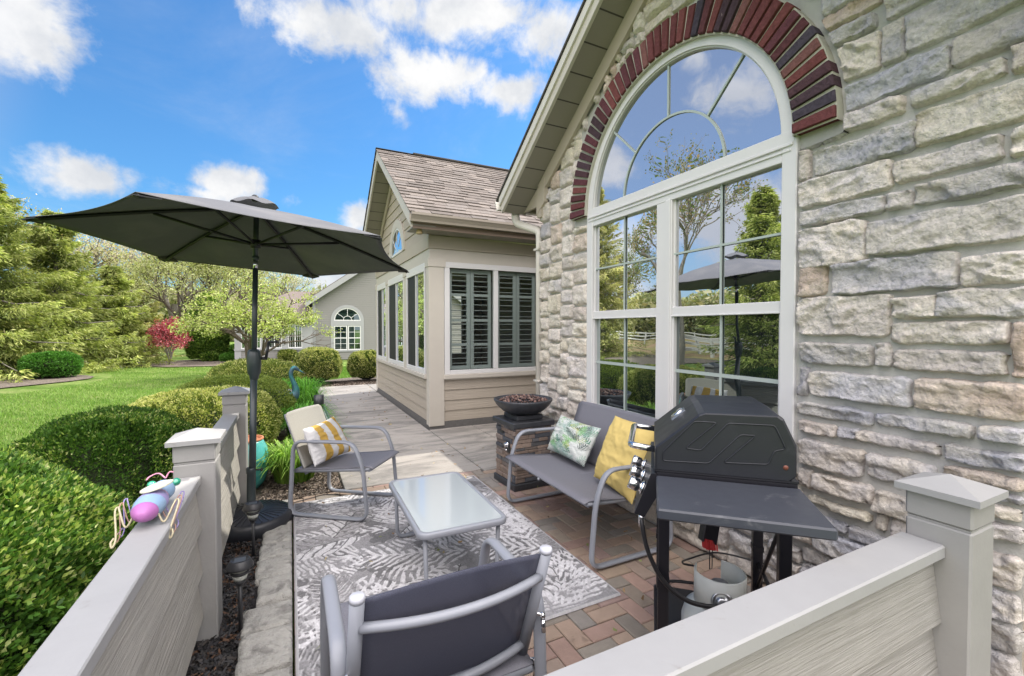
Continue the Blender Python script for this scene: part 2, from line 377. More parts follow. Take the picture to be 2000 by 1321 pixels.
def concmat():
    m, nt, g, out = base('concrete'); oc = g.n('ShaderNodeTexCoord').outputs['Object']
    mp = g.n('ShaderNodeMapping'); g.put(mp, 0, oc); mp.inputs['Scale'].default_value = (.8, 2.6, 1)
    c = g.mix(g.sm(g.noise(mp.outputs[0], 1.3, 8, .68, .8), .40, .66), (.34, .315, .285, 1), (.15, .142, .132, 1))
    mp3 = g.n('ShaderNodeMapping'); g.put(mp3, 0, oc); mp3.inputs['Scale'].default_value = (1.5, 60, 1)
    c = g.mix(g.m('MULTIPLY', g.sm(g.noise(mp3.outputs[0], 1.0, 4, .6, .3), .45, .8), .45), c, (.42, .40, .37, 1))
    c = g.mix(g.m('MULTIPLY', g.sm(g.noise(oc, 55, 5, .75), .5, .8), .5), c, (.13, .12, .115, 1))
    p = g.n('ShaderNodeBsdfPrincipled'); g.put(p, 'Base Color', c); p.inputs['Roughness'].default_value = .8
    h = g.m('ADD', g.m('MULTIPLY', g.noise(mp3.outputs[0], 1.4, 4, .6, .3), .7), g.m('MULTIPLY', g.noise(oc, 120, 4, .7), .5))
    b = g.n('ShaderNodeBump'); g.put(b, 'Height', h); b.inputs['Distance'].default_value = .004; g.put(p, 'Normal', b.outputs[0])
    nt.links.new(p.outputs[0], out.inputs[0]); return m
CONC = concmat()
sl = MB()
def slab(x0, y0, x1, y1): sl.box((x0+.005, y0+.005, -.12), (x1-.005, y1-.005, 0.0), .006)
ys = [4.36, 5.37, 6.72, 8.1, 9.5, 10.95, 12.3]
for i in range(6):
    slab(.43, ys[i], 1.81, ys[i+1])
slab(1.81, 4.30, 2.49, 5.37); slab(1.81, 5.37, 2.49, 6.40); slab(2.49, 4.36, 4.6, 5.37); slab(2.49, 5.37, 4.6, 6.40); slab(1.81, 10.95, 4.2, 12.3)
sl.build('patio_slab', CONC, kind='structure')

# pavers: one surface of bricks in a 90 degree herringbone
pv = MB(); PAL = [(.25, .175, .125), (.235, .16, .115), (.20, .145, .115), (.26, .155, .125), (.215, .125, .105), (.145, .135, .115), (.125, .125, .12), (.17, .14, .11), (.27, .20, .14), (.235, .15, .14)]
U = .1
for i in range(0, 26):
    for j in range(-1, 45):
        k = (i-j) % 4
        if k == 0: x0, y0, x1, y1 = i*U, j*U, (i+2)*U, (j+1)*U
        elif k == 3: x0, y0, x1, y1 = i*U, j*U, (i+1)*U, (j+2)*U
        else: continue
        x0 -= .02; x1 -= .02
        y0 = max(y0, 0.0); x1 = min(x1, 2.50); y1 = min(y1, 4.345 if x1 < 1.85 else 4.29); x0 = max(x0, 0.0)
        if x1-x0 < .03 or y1-y0 < .03: continue
        zt = random.uniform(-.0018, .0012); c = random.choice(PAL); c = tuple(q*.56+.44*w_ for q, w_ in zip(c, (.188, .155, .128))); k_ = random.uniform(.86, 1.10); pv.cur = tuple(q*k_*1.45 for q in c)
        e = .0025; b = .005
        ty = random.uniform(-.0012, .0012)
        pv.add([(x0+e,y0+e,-.03),(x1-e,y0+e,-.03),(x1-e,y1-e,-.03),(x0+e,y1-e,-.03),(x0+e,y0+e,zt-.004),(x1-e,y0+e,zt-.004),(x1-e,y1-e,zt-.004),(x0+e,y1-e,zt-.004),
                (x0+e+b,y0+e+b,zt),(x1-e-b,y0+e+b,zt+ty),(x1-e-b,y1-e-b,zt+ty),(x0+e+b,y1-e-b,zt)],
               [(0,1,5,4),(1,2,6,5),(2,3,7,6),(3,0,4,7),(4,5,9,8),(5,6,10,9),(6,7,11,10),(7,4,8,11),(8,9,10,11)])
PAV = mat('paver', rough=.85, attr=True, var=.22, vscale=9, bump=1, bscale=150, bdist=.003, dirt=((.14, .12, .10), 3.5, .6, .9))
pv.build('paver_patio', PAV, col=True, kind='structure')
sheet('joint_sand', [(0.0, 0), (2.49, 0), (2.49, 4.29), (0.0, 4.29)], -.011, mat('joint_sand', (.055, .05, .042), .95))

# rough border stones along the left edge
KERB = mat('border_stone', (.40, .39, .36), .95, var=.3, vscale=16, bump=1, bscale=30, bdist=.03, dirt=((.20, .195, .18), 8, .50, .70))
y = .35; k = 0
lens = [.30, .24, .26, .27, .23, .29, .25, .30, .24, .27, .26, .22, .28, .25]
proto = None
while y < 4.1:
    L = lens[k % 14]; x0 = -.235+random.uniform(-.012, .012)+(.0 if y < 2.6 else .045)
    n = 14; m_ = 12; xs = np.linspace(x0, -.008, m_); yy = np.linspace(y+.008, y+L-.008, n); X, Y = np.meshgrid(xs, yy)
    e = np.minimum(np.minimum(X-x0, -.008-X), np.minimum(Y-y-.008, y+L-.008-Y)); ed = np.clip(e/.014, 0, 1)**.5
    Z = .008*fbm(X*22, Y*22, 4, 40+k)+.012*ed-.006 + .006*fbm(X*6, Y*6, 2, k)+random.uniform(-.006, .006)+(Y-y)*random.uniform(-.03, .03); X = X-(1-np.clip((X-x0)/.05, 0, 1))*.02*(fbm(X*0, Y*26, 3, k)-.3)
    V = np.c_[X.ravel(), Y.ravel(), Z.ravel()]
    bo = V.copy(); bo[:, 2] = -.10
    idx = np.arange(n*m_).reshape(n, m_); F = [(idx[i, j], idx[i, j+1], idx[i+1, j+1], idx[i+1, j]) for i in range(n-1) for j in range(m_-1)]
    rim = [idx[0, j] for j in range(m_)]+[idx[i, -1] for i in range(1, n)]+[idx[-1, j] for j in range(m_-2, -1, -1)]+[idx[i, 0] for i in range(n-2, 0, -1)]
    N = n*m_; F += [(rim[q], rim[q]+N, rim[(q+1) % len(rim)]+N, rim[(q+1) % len(rim)]) for q in range(len(rim))]
    o = bulk('border_stone', np.r_[V, bo], F, KERB)
    tag(o, 'rough grey border stone in the row between dark mulch and rug', 'border stone', 'border stones along the left edge of the patio')
    y += L; k += 1

# mulch chips and grass: uncountable
def chips(name, n, reg, z, ln, wd, cols, m, sd=3):
    r = np.random.default_rng(sd); x = r.uniform(reg[0], reg[1], n); y = r.uniform(reg[2], reg[3], n)
    a = r.uniform(0, 2*np.pi, n); L = r.uniform(*ln, n); w = r.uniform(*wd, n); t = r.normal(0, .35, n); zz = z+r.uniform(0, .012, n)
    dx, dy = np.cos(a)*L/2, np.sin(a)*L/2; px, py = -np.sin(a)*w/2, np.cos(a)*w/2; dz = np.sin(t)*L/2
    V = np.stack([np.c_[x-dx-px, y-dy-py, zz-dz], np.c_[x+dx-px*.5, y+dy-py*.5, zz+dz], np.c_[x+dx+px*.5, y+dy+py*.5, zz+dz+w*.5], np.c_[x-dx+px, y-dy+py, zz-dz+w*.7]], 1).reshape(-1, 3)
    c = np.array(cols)[r.integers(0, len(cols), n)]*r.uniform(.7, 1.3, (n, 1)); o = bulk(name, V, np.arange(4*n).reshape(n, 4), m, vcol=np.repeat(c, 4, 0), smooth=False, kind='stuff'); return o
CHIP = mat('chip', attr=True, rough=.75)
chips('mulch_chips_dark', 26000, (-.75, -.21, .9, 4.4), -.03, (.015, .05), (.004, .012), [(.022, .021, .023), (.035, .033, .036), (.012, .012, .013), (.05, .045, .042), (.03, .024, .02), (.03, .028, .03), (.02, .02, .022), (.04, .038, .036), (.10, .05, .025)], CHIP)
chips('mulch_chips_brown', 16000, (-.25, .42, 4.38, 7.0), -.03, (.015, .05), (.005, .013), [(.13, .10, .08), (.22, .17, .13), (.07, .055, .045), (.26, .21, .17)], CHIP, 4)
chips('mulch_chips_far', 16000, (-.4, 3.4, 12.33, 13.7), -.045, (.02, .07), (.008, .02), [(.13, .10, .08), (.22, .17, .13), (.07, .055, .045)], CHIP, 5)
def blades(name, n, fn, z, h, w, cols, sd=9):
    r = np.random.default_rng(sd); x, y = fn(r, n); n = len(x); a = r.uniform(0, 2*np.pi, n); H = r.uniform(*h, n); t = r.uniform(0, .9, n); b = r.uniform(0, 2*np.pi, n)
    px, py = np.cos(a)*w, np.sin(a)*w; tx, ty = np.cos(b)*H*t, np.sin(b)*H*t
    V = np.stack([np.c_[x-px, y-py, np.full(n, z)], np.c_[x+px, y+py, np.full(n, z)], np.c_[x+tx, y+ty, z+H]], 1).reshape(-1, 3)
    c = np.array(cols)[r.integers(0, len(cols), n)]*r.uniform(.75, 1.25, (n, 1)); return bulk(name, V, np.arange(3*n).reshape(n, 3), LEAF, vcol=np.repeat(c, 3, 0), smooth=False, kind='stuff')
def lawnpts(r, n):
    d = 5.5+r.random(n)**1.5*22; t = r.uniform(-.62, .0, n); x = d*np.sin(t); y = d*np.cos(t)
    k = ~((x > -1.95) & (y < 12.4)) & ~(((x+9.6)/4.3)**2+((y-18.3)/4.7)**2 < 1) & ~((x > -6) & (y > 22.6)); return x[k], y[k]
blades('grass', 130000, lawnpts, -.15, (.03, .075), .006, [(.16, .30, .045), (.22, .37, .07), (.30, .40, .12), (.11, .23, .03)])
def lp2(r, n):
    x = r.uniform(-.5, 5, n); y = r.uniform(14.3, 20, n); return x, y
blades('grass_far', 30000, lp2, -.15, (.04, .08), .008, [(.12, .25, .03), (.18, .32, .06)], 12)

chips('leaf_litter', 130, (.05, 2.45, .9, 5.2), .014, (.012, .034), (.006, .016), [(.22, .13, .06), (.30, .20, .10), (.16, .10, .05), (.34, .28, .14), (.20, .24, .08)], CHIP, 15)
chips('leaf_litter_walk', 90, (.45, 1.8, 5.0, 12.0), .004, (.014, .04), (.008, .018), [(.22, .13, .06), (.30, .20, .10), (.16, .10, .05), (.34, .28, .14)], CHIP, 16)

# ================================================================== STONE HOUSE
def soffm():
    m, nt, g, out = base('soffit_panel'); oc = g.n('ShaderNodeTexCoord').outputs['Object']; s = g.n('ShaderNodeSeparateXYZ'); g.put(s, 0, oc)
    f = g.m('LESS_THAN', g.m('FRACT', g.m('DIVIDE', s.outputs[1], .205)), .05); p = g.n('ShaderNodeBsdfPrincipled'); g.put(p, 'Base Color', g.mix(f, (.25, .23, .195, 1), (.05, .045, .04, 1))); p.inputs['Roughness'].default_value = .55
    b = g.n('ShaderNodeBump'); g.put(b, 'Height', g.m('SUBTRACT', 1.0, f)); b.inputs['Distance'].default_value = .006; g.put(p, 'Normal', b.outputs[0]); nt.links.new(p.outputs[0], out.inputs[0]); return m
SOFF = soffm()
WX = 2.49; YC = 2.444; ZS = 2.565; YL = 4.24; YR = .63
def zsof(y): return 2.82+.68*(4.59-y) if y > YC else 2.82+.68*(4.59-(2*YC-y))
house = thing('stone_house', 'stone veneer house with gabled roof and tall arched window under a brick arch', 'house', (2.6, YC, 0))
# mortar wall with an arched opening
def opening(rw, n=24):                              # outline of the window opening in (y, z), going up the right side and round
    return [(YC-rw, .745)]+[(YC-rw*math.cos(math.pi*i/n), ZS+rw*math.sin(math.pi*i/n)) for i in range(n+1)]+[(YC+rw, .745)]
mw = MB(); op = opening(.94); W0 = WX; W1 = WX+.25
top = lambda y: zsof(y)+.12
def wq(a, b, c, d): mw.add([(W0, *a), (W0, *b), (W0, *c), (W0, *d)], [(0, 1, 2, 3)])
wq((YR, -.1), (YL, -.1), (YL, .745), (YR, .745)); wq((YR, .745), (YC-.94, .745), (YC-.94, ZS), (YR, ZS)); wq((YC+.94, .745), (YL, .745), (YL, ZS), (YC+.94, ZS))
wq((YR, ZS), (YC-.94, ZS), (YC-.94, top(YC-.94)), (YR, top(YR))); wq((YC+.94, ZS), (YL, ZS), (YL, top(YL)), (YC+.94, top(YC+.94)))
for i in range(1, len(op)-2): wq(op[i], op[i+1], (op[i+1][0], top(op[i+1][0])), (op[i][0], top(op[i][0])))
for i in range(len(op)-1): mw.add([(W0, *op[i]), (W0, *op[i+1]), (W1, *op[i+1]), (W1, *op[i])], [(0, 1, 2, 3)])
mw.add([(W0, *op[0]), (W0, *op[-1]), (W1, *op[-1]), (W1, *op[0])], [(0, 1, 2, 3)])
MORT = mat('mortar', (.47, .465, .44), .95, var=.12, vscale=8, bump=1, bscale=120, bdist=.004, dirt=((.30, .32, .29), 3, .5, .8))
wall = mw.build('mortar_wall', MORT, house)
bk = MB(); bk.box((2.76, YR, -.1), (4.5, YR+.05, 3.2)); bk.box((WX+.002, YL-.06, -.1), (4.5, YL-.004, 3.1)); bk.box((WX+.002, YR+.003, -.1), (2.76, YR+.05, 3.0))
bk.box((4.5, -1.6, -.1), (4.6, YR, 3.1)); bk.box((4.5, YL, -.1), (4.6, 6.45, 3.1)); bk.box((3.2, YR+.06, -.1), (3.25, YL-.07, 3.9))
bk.build('side_wall', SIDE_Y, house)

# stones --------------------------------------------------------------
F4 = 2.642
def ph(u, v, X=2.47):
    d = CF + CR*((u-1000)/FPX) - CU*((v-660.5)/FPX); t = X/d.x; return t*d.y, 1.5+t*d.z
MAN = []
for ox, oy, f, L in ((1550, 0, F4, [(180,190,415,140),(205,270,440,345),(460,145,565,295),(590,75,1240,-20),(250,465,795,375),(820,215,1240,190),(270,600,555,585),(620,475,1090,385),(1130,255,1240,345),
      (110,790,625,770),(640,590,1240,590),(145,715,240,705),(35,755,125,745),(35,790,80,925),(525,840,1080,815),(1135,660,1240,780),(35,950,495,970),(630,960,1240,945),(35,1100,465,1090),(480,1005,600,1065),(385,1150,1240,1220),(40,1190,365,1352)]),
     (1550, 500, F4, [(35,65,165,197),(200,45,840,160),(870,5,1240,125),(35,225,490,415),(515,215,735,315),(757,185,1240,312),(510,345,1105,460),(1140,350,1240,635),(45,450,400,575),(430,455,490,575),(520,480,1095,618),
      (35,575,70,720),(85,595,595,785),(635,630,1240,868),(30,755,405,878),(437,808,915,945),(965,875,1240,990),(30,850,212,938),(225,880,322,945),(337,905,745,1035),(775,970,1240,1142),(35,940,355,1150),(390,1020,720,1220),(30,1090,95,1200),(110,1115,402,1285),(415,1210,760,1420),(75,1235,390,1370)]),
     (1550, 850, 2.804, [(-60,480,95,600),(110,435,295,545),(305,500,500,640),(-100,600,260,690),(860,260,1300,395),(830,400,1300,615)])):
    for a in L:
        y1, z1 = ph(ox+a[0]/f, oy+a[1]/f); y0, z0 = ph(ox+a[2]/f, oy+a[3]/f); MAN.append((max(y0, YR+.005), y1, z0, z1))
CE = .03; gy0, gz0 = YR, .0; NY, NZ = int((YL-YR)/CE)+1, int(4.4/CE)
occ = np.zeros((NY, NZ), bool)
yy = gy0+(np.arange(NY)+.5)*CE; zz = gz0+(np.arange(NZ)+.5)*CE
Yg, Zg = np.meshgrid(yy, zz, indexing='ij')
occ |= (np.abs(Yg-YC) < .955) & (Zg > .73) & (Zg < ZS)
occ |= (np.hypot(Yg-YC, Zg-ZS) < 1.165) & (Zg >= ZS-.08)
occ |= Zg > (np.vectorize(zsof)(Yg)+.05)
for a in MAN: occ |= (Yg > a[0]-.022) & (Yg < a[1]+.022) & (Zg > a[2]-.02) & (Zg < a[3]+.02)
ST = [(a[0], a[1], a[2], a[3]) for a in MAN]
rs = random.Random(5)
for k in range(NZ):
    for i in range(NY-1, -1, -1):
        if occ[i, k]: continue
        small = yy[i] > 3.4
        w = rs.choice([6, 7, 8, 9, 10]) if small else rs.choice([6, 9, 12, 15, 18]); h = rs.choice([4, 5, 5, 6, 7]) if small else rs.choice([3, 4, 4, 5, 6])
        kk = 1
        while kk < h and k+kk < NZ and not occ[i, k+kk]: kk += 1
        run = 1
        while i-run >= 0 and not occ[i-run, k] : run += 1
        if run-w < 4: w = run if run <= w+4 else run//2
        left_up = 0
        while k+kk+left_up < NZ and not occ[i, k+kk+left_up] and left_up < 4: left_up += 1
        if 0 < left_up < 3 and (k+kk+left_up >= NZ or occ[i, min(k+kk+left_up, NZ-1)]): kk += left_up
        ww = 1
        while ww < w and i-ww >= 0 and not occ[i-ww, k]: ww += 1
        while kk > 1 and occ[i-ww+1:i+1, k:k+kk].any(): kk -= 1
        occ[i-ww+1:i+1, k:k+kk] = True
        y1 = gy0+(i+1)*CE-.010; y0 = gy0+(i-ww+1)*CE+.010; z0 = gz0+k*CE+.009; z1 = gz0+(k+kk)*CE-.009
        if y1-y0 > .02 and z1-z0 > .02: ST.append((y0, y1, z0, z1))
SC = [((.56, .53, .48), (.48, .44, .40)), ((.50, .48, .45), (.38, .38, .40)), ((.58, .56, .50), (.52, .48, .41)), ((.43, .43, .45), (.55, .52, .47)), ((.37, .38, .42), (.49, .48, .46)),
      ((.51, .45, .39), (.46, .38, .32)), ((.58, .55, .51), (.46, .43, .40)), ((.50, .48, .47), (.57, .53, .47)), ((.57, .54, .45), (.50, .47, .41))]
SV, SF, SCc, off = [], [], [], 0
for si, (y0, y1, z0, z1) in enumerate(ST):
    cy, cz = (y0+y1)/2, (z0+z1)/2
    if math.hypot(cy-YC, cz-ZS) < 1.13 and cz > ZS-.028: continue
    y0 -= .008; y1 += .008; z0 -= .0075; z1 += .0075
    st = .0085 if cy < 1.6 else .016
    nx = int(np.clip((y1-y0)/st, 6, 110)); nz = int(np.clip((z1-z0)/st, 6, 40)); u, v = np.meshgrid(np.linspace(0, 1, nx), np.linspace(0, 1, nz))
    Y = y0+(y1-y0)*u; Z = z0+(z1-z0)*v; sd = si*7+3
    Y = Y+(fbm(Z*14+si, Y*3, 3, sd)-.5)*.026*np.abs(2*u-1)**2; Z = Z+(fbm(Y*13+si, Z*3, 3, sd+1)-.5)*.026*np.abs(2*v-1)**2
    cr = .02*np.clip((np.abs(2*u-1)-.8)/.2, 0, 1)**2*np.clip((np.abs(2*v-1)-.6)/.4, 0, 1)**2; Z = Z+np.where(v > .5, -cr, cr)
    if z1 > ZS-.15 and math.hypot(cy-YC, cz-ZS) < 1.7:
        dy, dz = Y-YC, np.maximum(Z-ZS, 0); rr = np.hypot(dy, dz); k = np.where((Z > ZS-.1) & (rr < 1.19), 1.19/np.maximum(rr, 1e-3), 1); Y = YC+dy*k; Z = np.where(Z > ZS, ZS+dz*k, Z)
    e = np.minimum(np.minimum(u, 1-u)*(y1-y0), np.minimum(v, 1-v)*(z1-z0)); ed = np.clip(e/.008, 0, 1)**.5
    ang = rs.uniform(-.5, .5); ca, sa = math.cos(ang), math.sin(ang); a_, b_ = (Y*ca+Z*sa), (-Y*sa+Z*ca)
    n1_ = fbm(a_*5, b_*11, 5, sd+2, True); n2_ = fbm(a_*2.4+5, b_*5, 3, sd+3); n3_ = fbm(a_*26, b_*40, 3, sd+4)
    tt = (n2_*3.2+n1_*1.5+.35*n3_)+si*.37; fl = np.floor(tt); fr_ = tt-fl; stp = fl+np.clip(fr_*5, 0, 1); stp = (stp-stp.min())/max(stp.max()-stp.min(), 1e-3)
    t2 = n1_*4.2+n3_*1.2; s2 = np.floor(t2)+np.clip((t2-np.floor(t2))*4, 0, 1)
    hgt = ed*(.012+.018*stp+.0038*s2+.010*(n2_-.4)+.012*(n3_-.4))+(1-ed)*-.012
    X = WX-.001-hgt
    c0, c1 = SC[rs.choice([0, 1, 1, 2, 3, 3, 4, 4, 5, 6, 6, 6, 7, 7, 7, 8, 0, 1])] if not (cy > 3.4 or (cz > 2.7 and cy > 2.5)) else SC[rs.choice([0, 0, 2, 2, 5, 6, 6, 7, 8, 1])]
    f = np.clip((fbm(Y*5+si*3, Z*9, 5, sd+5)-.42)*4, 0, 1)[..., None]; kb = rs.uniform(.92, 1.12)
    c = (np.array(c0)*(1-f)+np.array(c1)*f)*kb*(.90+.2*n3_[..., None])
    lum = c.mean(2, keepdims=True); c = lum+(c-lum)*1.0; c = c*np.array((1.13, 1.10, 1.075))
    SV.append(np.c_[X.ravel(), Y.ravel(), Z.ravel()]); SCc.append(c.reshape(-1, 3)); idx = off+np.arange(nx*nz).reshape(nz, nx)
    SF.append(np.stack([idx[:-1, :-1], idx[1:, :-1], idx[1:, 1:], idx[:-1, 1:]], -1).reshape(-1, 4)); off += nx*nz
STN = mat('stone', rough=.9, attr=True, var=.42, vscale=38, bump=1, bscale=42, bdist=.022, spec=.2, dirt=((.30, .285, .27), 9, .58, .80))
bulk('stone_facing', np.concatenate(SV), np.concatenate(SF), STN, house, vcol=np.concatenate(SCc), smooth=False)

# brick arch: soldier bricks set round the head of the window
bm_ = MB(); BC = [(.135, .048, .050), (.17, .060, .058), (.065, .042, .052), (.12, .046, .056), (.17, .08, .075), (.065, .055, .072), (.10, .040, .045), (.075, .04, .048)]
nb = 46
for i in range(nb):
    a0 = -.0+math.pi*(i+.14)/nb; a1 = math.pi*(i+.86)/nb
    bm_.cur = shade(random.choice(BC), .9, 1.15); r0, r1 = .955, 1.165+random.uniform(-.006, .006); xo = 2.415+random.uniform(-.006, .006)
    P = []
    for r in (r0, r1):
        for a in (a0, a1):
            P.append((YC-r*math.cos(a), ZS-.03+r*math.sin(a)))
    (a_, b_, c_, d_) = P; bv = .005
    q = [a_, b_, d_, c_]; cc = (sum(p[0] for p in q)/4, sum(p[1] for p in q)/4)
    inn = [(p[0]+(cc[0]-p[0])*.10, p[1]+(cc[1]-p[1])*.05) for p in q]
    bm_.add([(2.50, *p) for p in q]+[(xo+bv, *p) for p in q]+[(xo, *p) for p in inn], [(0,1,5,4),(1,2,6,5),(2,3,7,6),(3,0,4,7),(4,5,9,8),(5,6,10,9),(6,7,11,10),(7,4,8,11),(8,9,10,11)])
BRK = mat('arch_brick', rough=.95, spec=.15, attr=True, var=.5, vscale=22, bump=1, bscale=60, bdist=.012, dirt=((.36, .29, .27), 26, .66, .80))
bm_.build('brick_arch', BRK, house, col=True)
am = MB()
n = 60
ring = lambda r, x: [(x, YC-r*math.cos(math.pi*i/n), ZS-.03+r*math.sin(math.pi*i/n)) for i in range(n+1)]
A, B_, C_, D_ = ring(.945, 2.436), ring(1.168, 2.432), ring(1.168, 2.50), ring(.945, 2.50)
for P, Q in ((A, B_), (B_, C_), (D_, A)):
    for i in range(n): am.add([P[i], P[i+1], Q[i+1], Q[i]], [(0, 1, 2, 3)])
am.build('arch_mortar', mat('arch_mortar', (.46, .45, .38), .95, var=.15, bump=1, bscale=120, bdist=.003), house)

# window ----------------------------------------------------------------
win = bpy.data.objects.new('window', None); COL.objects.link(win); win.parent = house; XF['window'] = XF[house.name]
XF[win.name] = XF[house.name]
fr = MB()
def arcbar(mb, r0, r1, x0, x1, a0=0, a1=math.pi, n=56, zc=ZS):
    pts = [[(x, YC-r*math.cos(a0+(a1-a0)*i/n), zc+r*math.sin(a0+(a1-a0)*i/n)) for i in range(n+1)] for r, x in ((r0, x1), (r0, x0), (r1, x0), (r1, x1))]
    for k in range(3):
        for i in range(n): mb.add([pts[k][i], pts[k][i+1], pts[k+1][i+1], pts[k+1][i]], [(0, 1, 2, 3)], k != 1)
arcbar(fr, .868, .94, 2.462, 2.53); arcbar(fr, .858, .876, 2.475, 2.53)
def hb(z0, z1, ya, yb, x0=2.465, x1=2.53, b=.004): fr.box((x0, ya, z0), (x1, yb, z1), b)
Y0, Y1 = YC-.955, YC+.955
fr.box((2.462, Y0, .745), (2.53, Y0+.085, ZS), .005); fr.box((2.462, Y1-.085, .745), (2.53, Y1, ZS), .005)
fr.box((2.466, 2.376, .79), (2.53, 2.525, 2.424), .004); fr.box((2.458, 2.385, .79), (2.466, 2.43, 2.43), .003)
hb(2.422, 2.50, Y0+.085, Y1-.085); hb(2.512, 2.583, Y0+.012, Y1-.012, 2.460); fr.box((2.452, Y0+.02, 2.498), (2.50, Y1-.02, 2.516), .003); fr.box((2.456, Y0+.03, 2.47), (2.50, Y1-.03, 2.482), .002)
hb(.745, .80, Y0+.085, Y1-.085)
fr.build('window_frame', VINYL, win)
sash = MB()
for a, b in ((Y0+.085, 2.376), (2.525, Y1-.085)):
    sash.box((2.474, a, 1.588), (2.52, b, 1.652), .004); sash.box((2.468, a, 1.582), (2.50, b, 1.592), .002)
    for yy0, yy1 in ((a, a+.014), (b-.014, b)): sash.box((2.492, yy0, 1.652), (2.53, yy1, 2.422)); sash.box((2.482, yy0, .80), (2.53, yy1, 1.582))
sash.build('sash', VINYL, win)
GU = glassmat('window_glass', .70, (.90, .93, .98), (.012, .014, .017), wav=.004)
GS = glassmat('screened_glass', .26, (.80, .90, .90), (.010, .013, .014), wav=.004)
gl = MB(); P = [(2.500, *p) for p in [(YC-.87*math.cos(math.pi*i/40), ZS+.87*math.sin(math.pi*i/40)) for i in range(41)]]; gl.add(P, [tuple(range(41))]); gl.build('arched_pane', GU, win)
for a, b in ((Y0+.085, 2.378), (2.523, Y1-.085)):
    q = MB(); q.add([(2.505, a, 1.64), (2.505, b, 1.64), (2.505, b, 2.43), (2.505, a, 2.43)], [(0, 1, 2, 3)]); q.build('upper_pane', GU, win)
    q = MB(); q.add([(2.511, a, .79), (2.511, b, .79), (2.511, b, 1.60), (2.511, a, 1.60)], [(0, 1, 2, 3)]); q.build('lower_pane', GS, win)
mu = MB(); MX = (2.490, 2.499)
arcbar(mu, .474, .489, *MX, n=40)
for a in (45, 90, 135):
    d = (-math.cos(R(a)), math.sin(R(a))); nrm = (-d[1], d[0]); c = (YC+d[0]*.68, ZS+d[1]*.68)
    mu.obox((2.4945, *c), (0.0045, 0, 0), (0, d[0]*.192, d[1]*.192), (0, nrm[0]*.007, nrm[1]*.007))
for a, b in ((Y0+.1, 2.376), (2.525, Y1-.1)):
    c = (a+b)/2; mu.box((MX[0], c-.0065, 1.652), (MX[1], c+.0065, 2.422)); mu.box((MX[0]+.001, a, 2.028), (MX[1]+.001, b, 2.042))
    mu.box((.008+MX[0], c-.008, .80), (.008+MX[1], c+.008, 1.582)); mu.box((MX[0]+.009, a, 1.180), (MX[1]+.009, b, 1.203))
mu.build('grille_bars', mat('grille_bar', (.40, .46, .43), .4), win)
it = MB(); it.box((2.56, YR+.1, -.1), (2.58, YL-.1, 3.45)); it.build('dark_backing', mat('dark_backing', (.01, .01, .012), .9), house)  # unseen near-black sheet added behind the glass to block light

# gable roof over the stone wall -----------------------------------------
XR = 2.15
def roofline(off, xs, name, m, th, x1=7.0, ya=4.70):
    mb = MB()
    for sgn in (1, -1):
        yb = lambda y: YC+(y-YC)*sgn
        pts = [(xs, yb(ya), zsof(ya)+off), (xs, YC, zsof(YC)+off), (xs, YC, zsof(YC)+off+th), (xs, yb(ya), zsof(ya)+off+th)]
        mb.prism(pts, (x1-xs, 0, 0))
    return mb.build(name, m, house)
SHG = mat('shingle_edge', (.07, .065, .06), .9, var=.4, vscale=20, bump=1, bscale=80)
def rake(name, x0, x1, lo, hi, m, ya, yb=YC):       # a board that follows the slope
    mb = MB()
    for sgn in (1, -1):
        f = lambda y: YC+(y-YC)*sgn
        mb.prism([(x0, f(ya), zsof(ya)+lo), (x0, f(yb), zsof(yb)+lo), (x0, f(yb), zsof(yb)+hi), (x0, f(ya), zsof(ya)+hi)], (x1-x0, 0, 0))
    return mb.build(name, m, house)
rake('rake_board', XR, XR+.03, -.01, .155, TAUPE_L, 4.60)
rake('rake_trim', XR-.018, XR-.001, .085, .175, BEIGE, 4.62)
rake('roof_deck', XR+.03, 7.0, .125, .185, TAUPE, 4.60)
rake('shingles', XR-.03, 7.0, .187, .21, SHG, 4.68)
rake('gable_soffit', XR+.031, 2.462, 0.0, .02, SOFF, 4.60)
rake('frieze_board', 2.425, 2.462, -.165, -.003, TAUPE, 4.245)
bb = MB(); bb.prism([(2.42, 4.10, 2.845), (2.42, 4.27, 2.73), (2.42, 4.27, 2.99), (2.42, 4.10, 3.1)], (.045, 0, 0)); bb.box((2.425, 4.18, 2.70), (2.464, 4.262, 3.03))
bb.prism([(2.43, 4.26, 2.83), (2.43, 4.58, 2.83), (2.43, 4.26, 3.03)], (.03, 0, 0)); bb.build('eave_return', TAUPE, house)
gt = MB()
def gutterp(mb, y, z, x0, x1, s=1):                 # K-style gutter profile along X; opening on top, s = outward side in y
    pr = [(0, .115), (0, 0), (.075, 0), (.082, .03), (.105, .07), (.118, .085), (.118, .115), (.108, .115), (.095, .075), (.065, .012), (.01, .012), (.01, .115)]
    mb.prism([(x0, y+s*a, z+b) for a, b in pr], (x1-x0, 0, 0))
gutterp(gt, 4.612, 2.845, XR-.02, 4.1); gt.build('gutter', BEIGE, house); gt = MB(); gutterp(gt, 2*YC-4.612, 2.845, XR-.02, 4.1, -1)
gt.build('gutter', BEIGE, house)
ds = MB(); path = roundpath([(2.36, 4.66, 2.84), (2.36, 4.64, 2.72), (2.50, 4.33, 2.58), (2.50, 4.325, 2.48), (2.50, 4.325, .05)], .10, 5)
ds.tube(path, .050, 12, ry=.040, up=(0, 1, .01)); ds.box((2.44, 4.27, 2.36), (2.56, 4.372, 2.385), .003); ds.box((2.44, 4.27, .9), (2.56, 4.372, .92), .003)
o = ds.build('downspout', BEIGE, house)
mr = MB()                                           # main roof behind, outside the picture, throws its shade on the walk
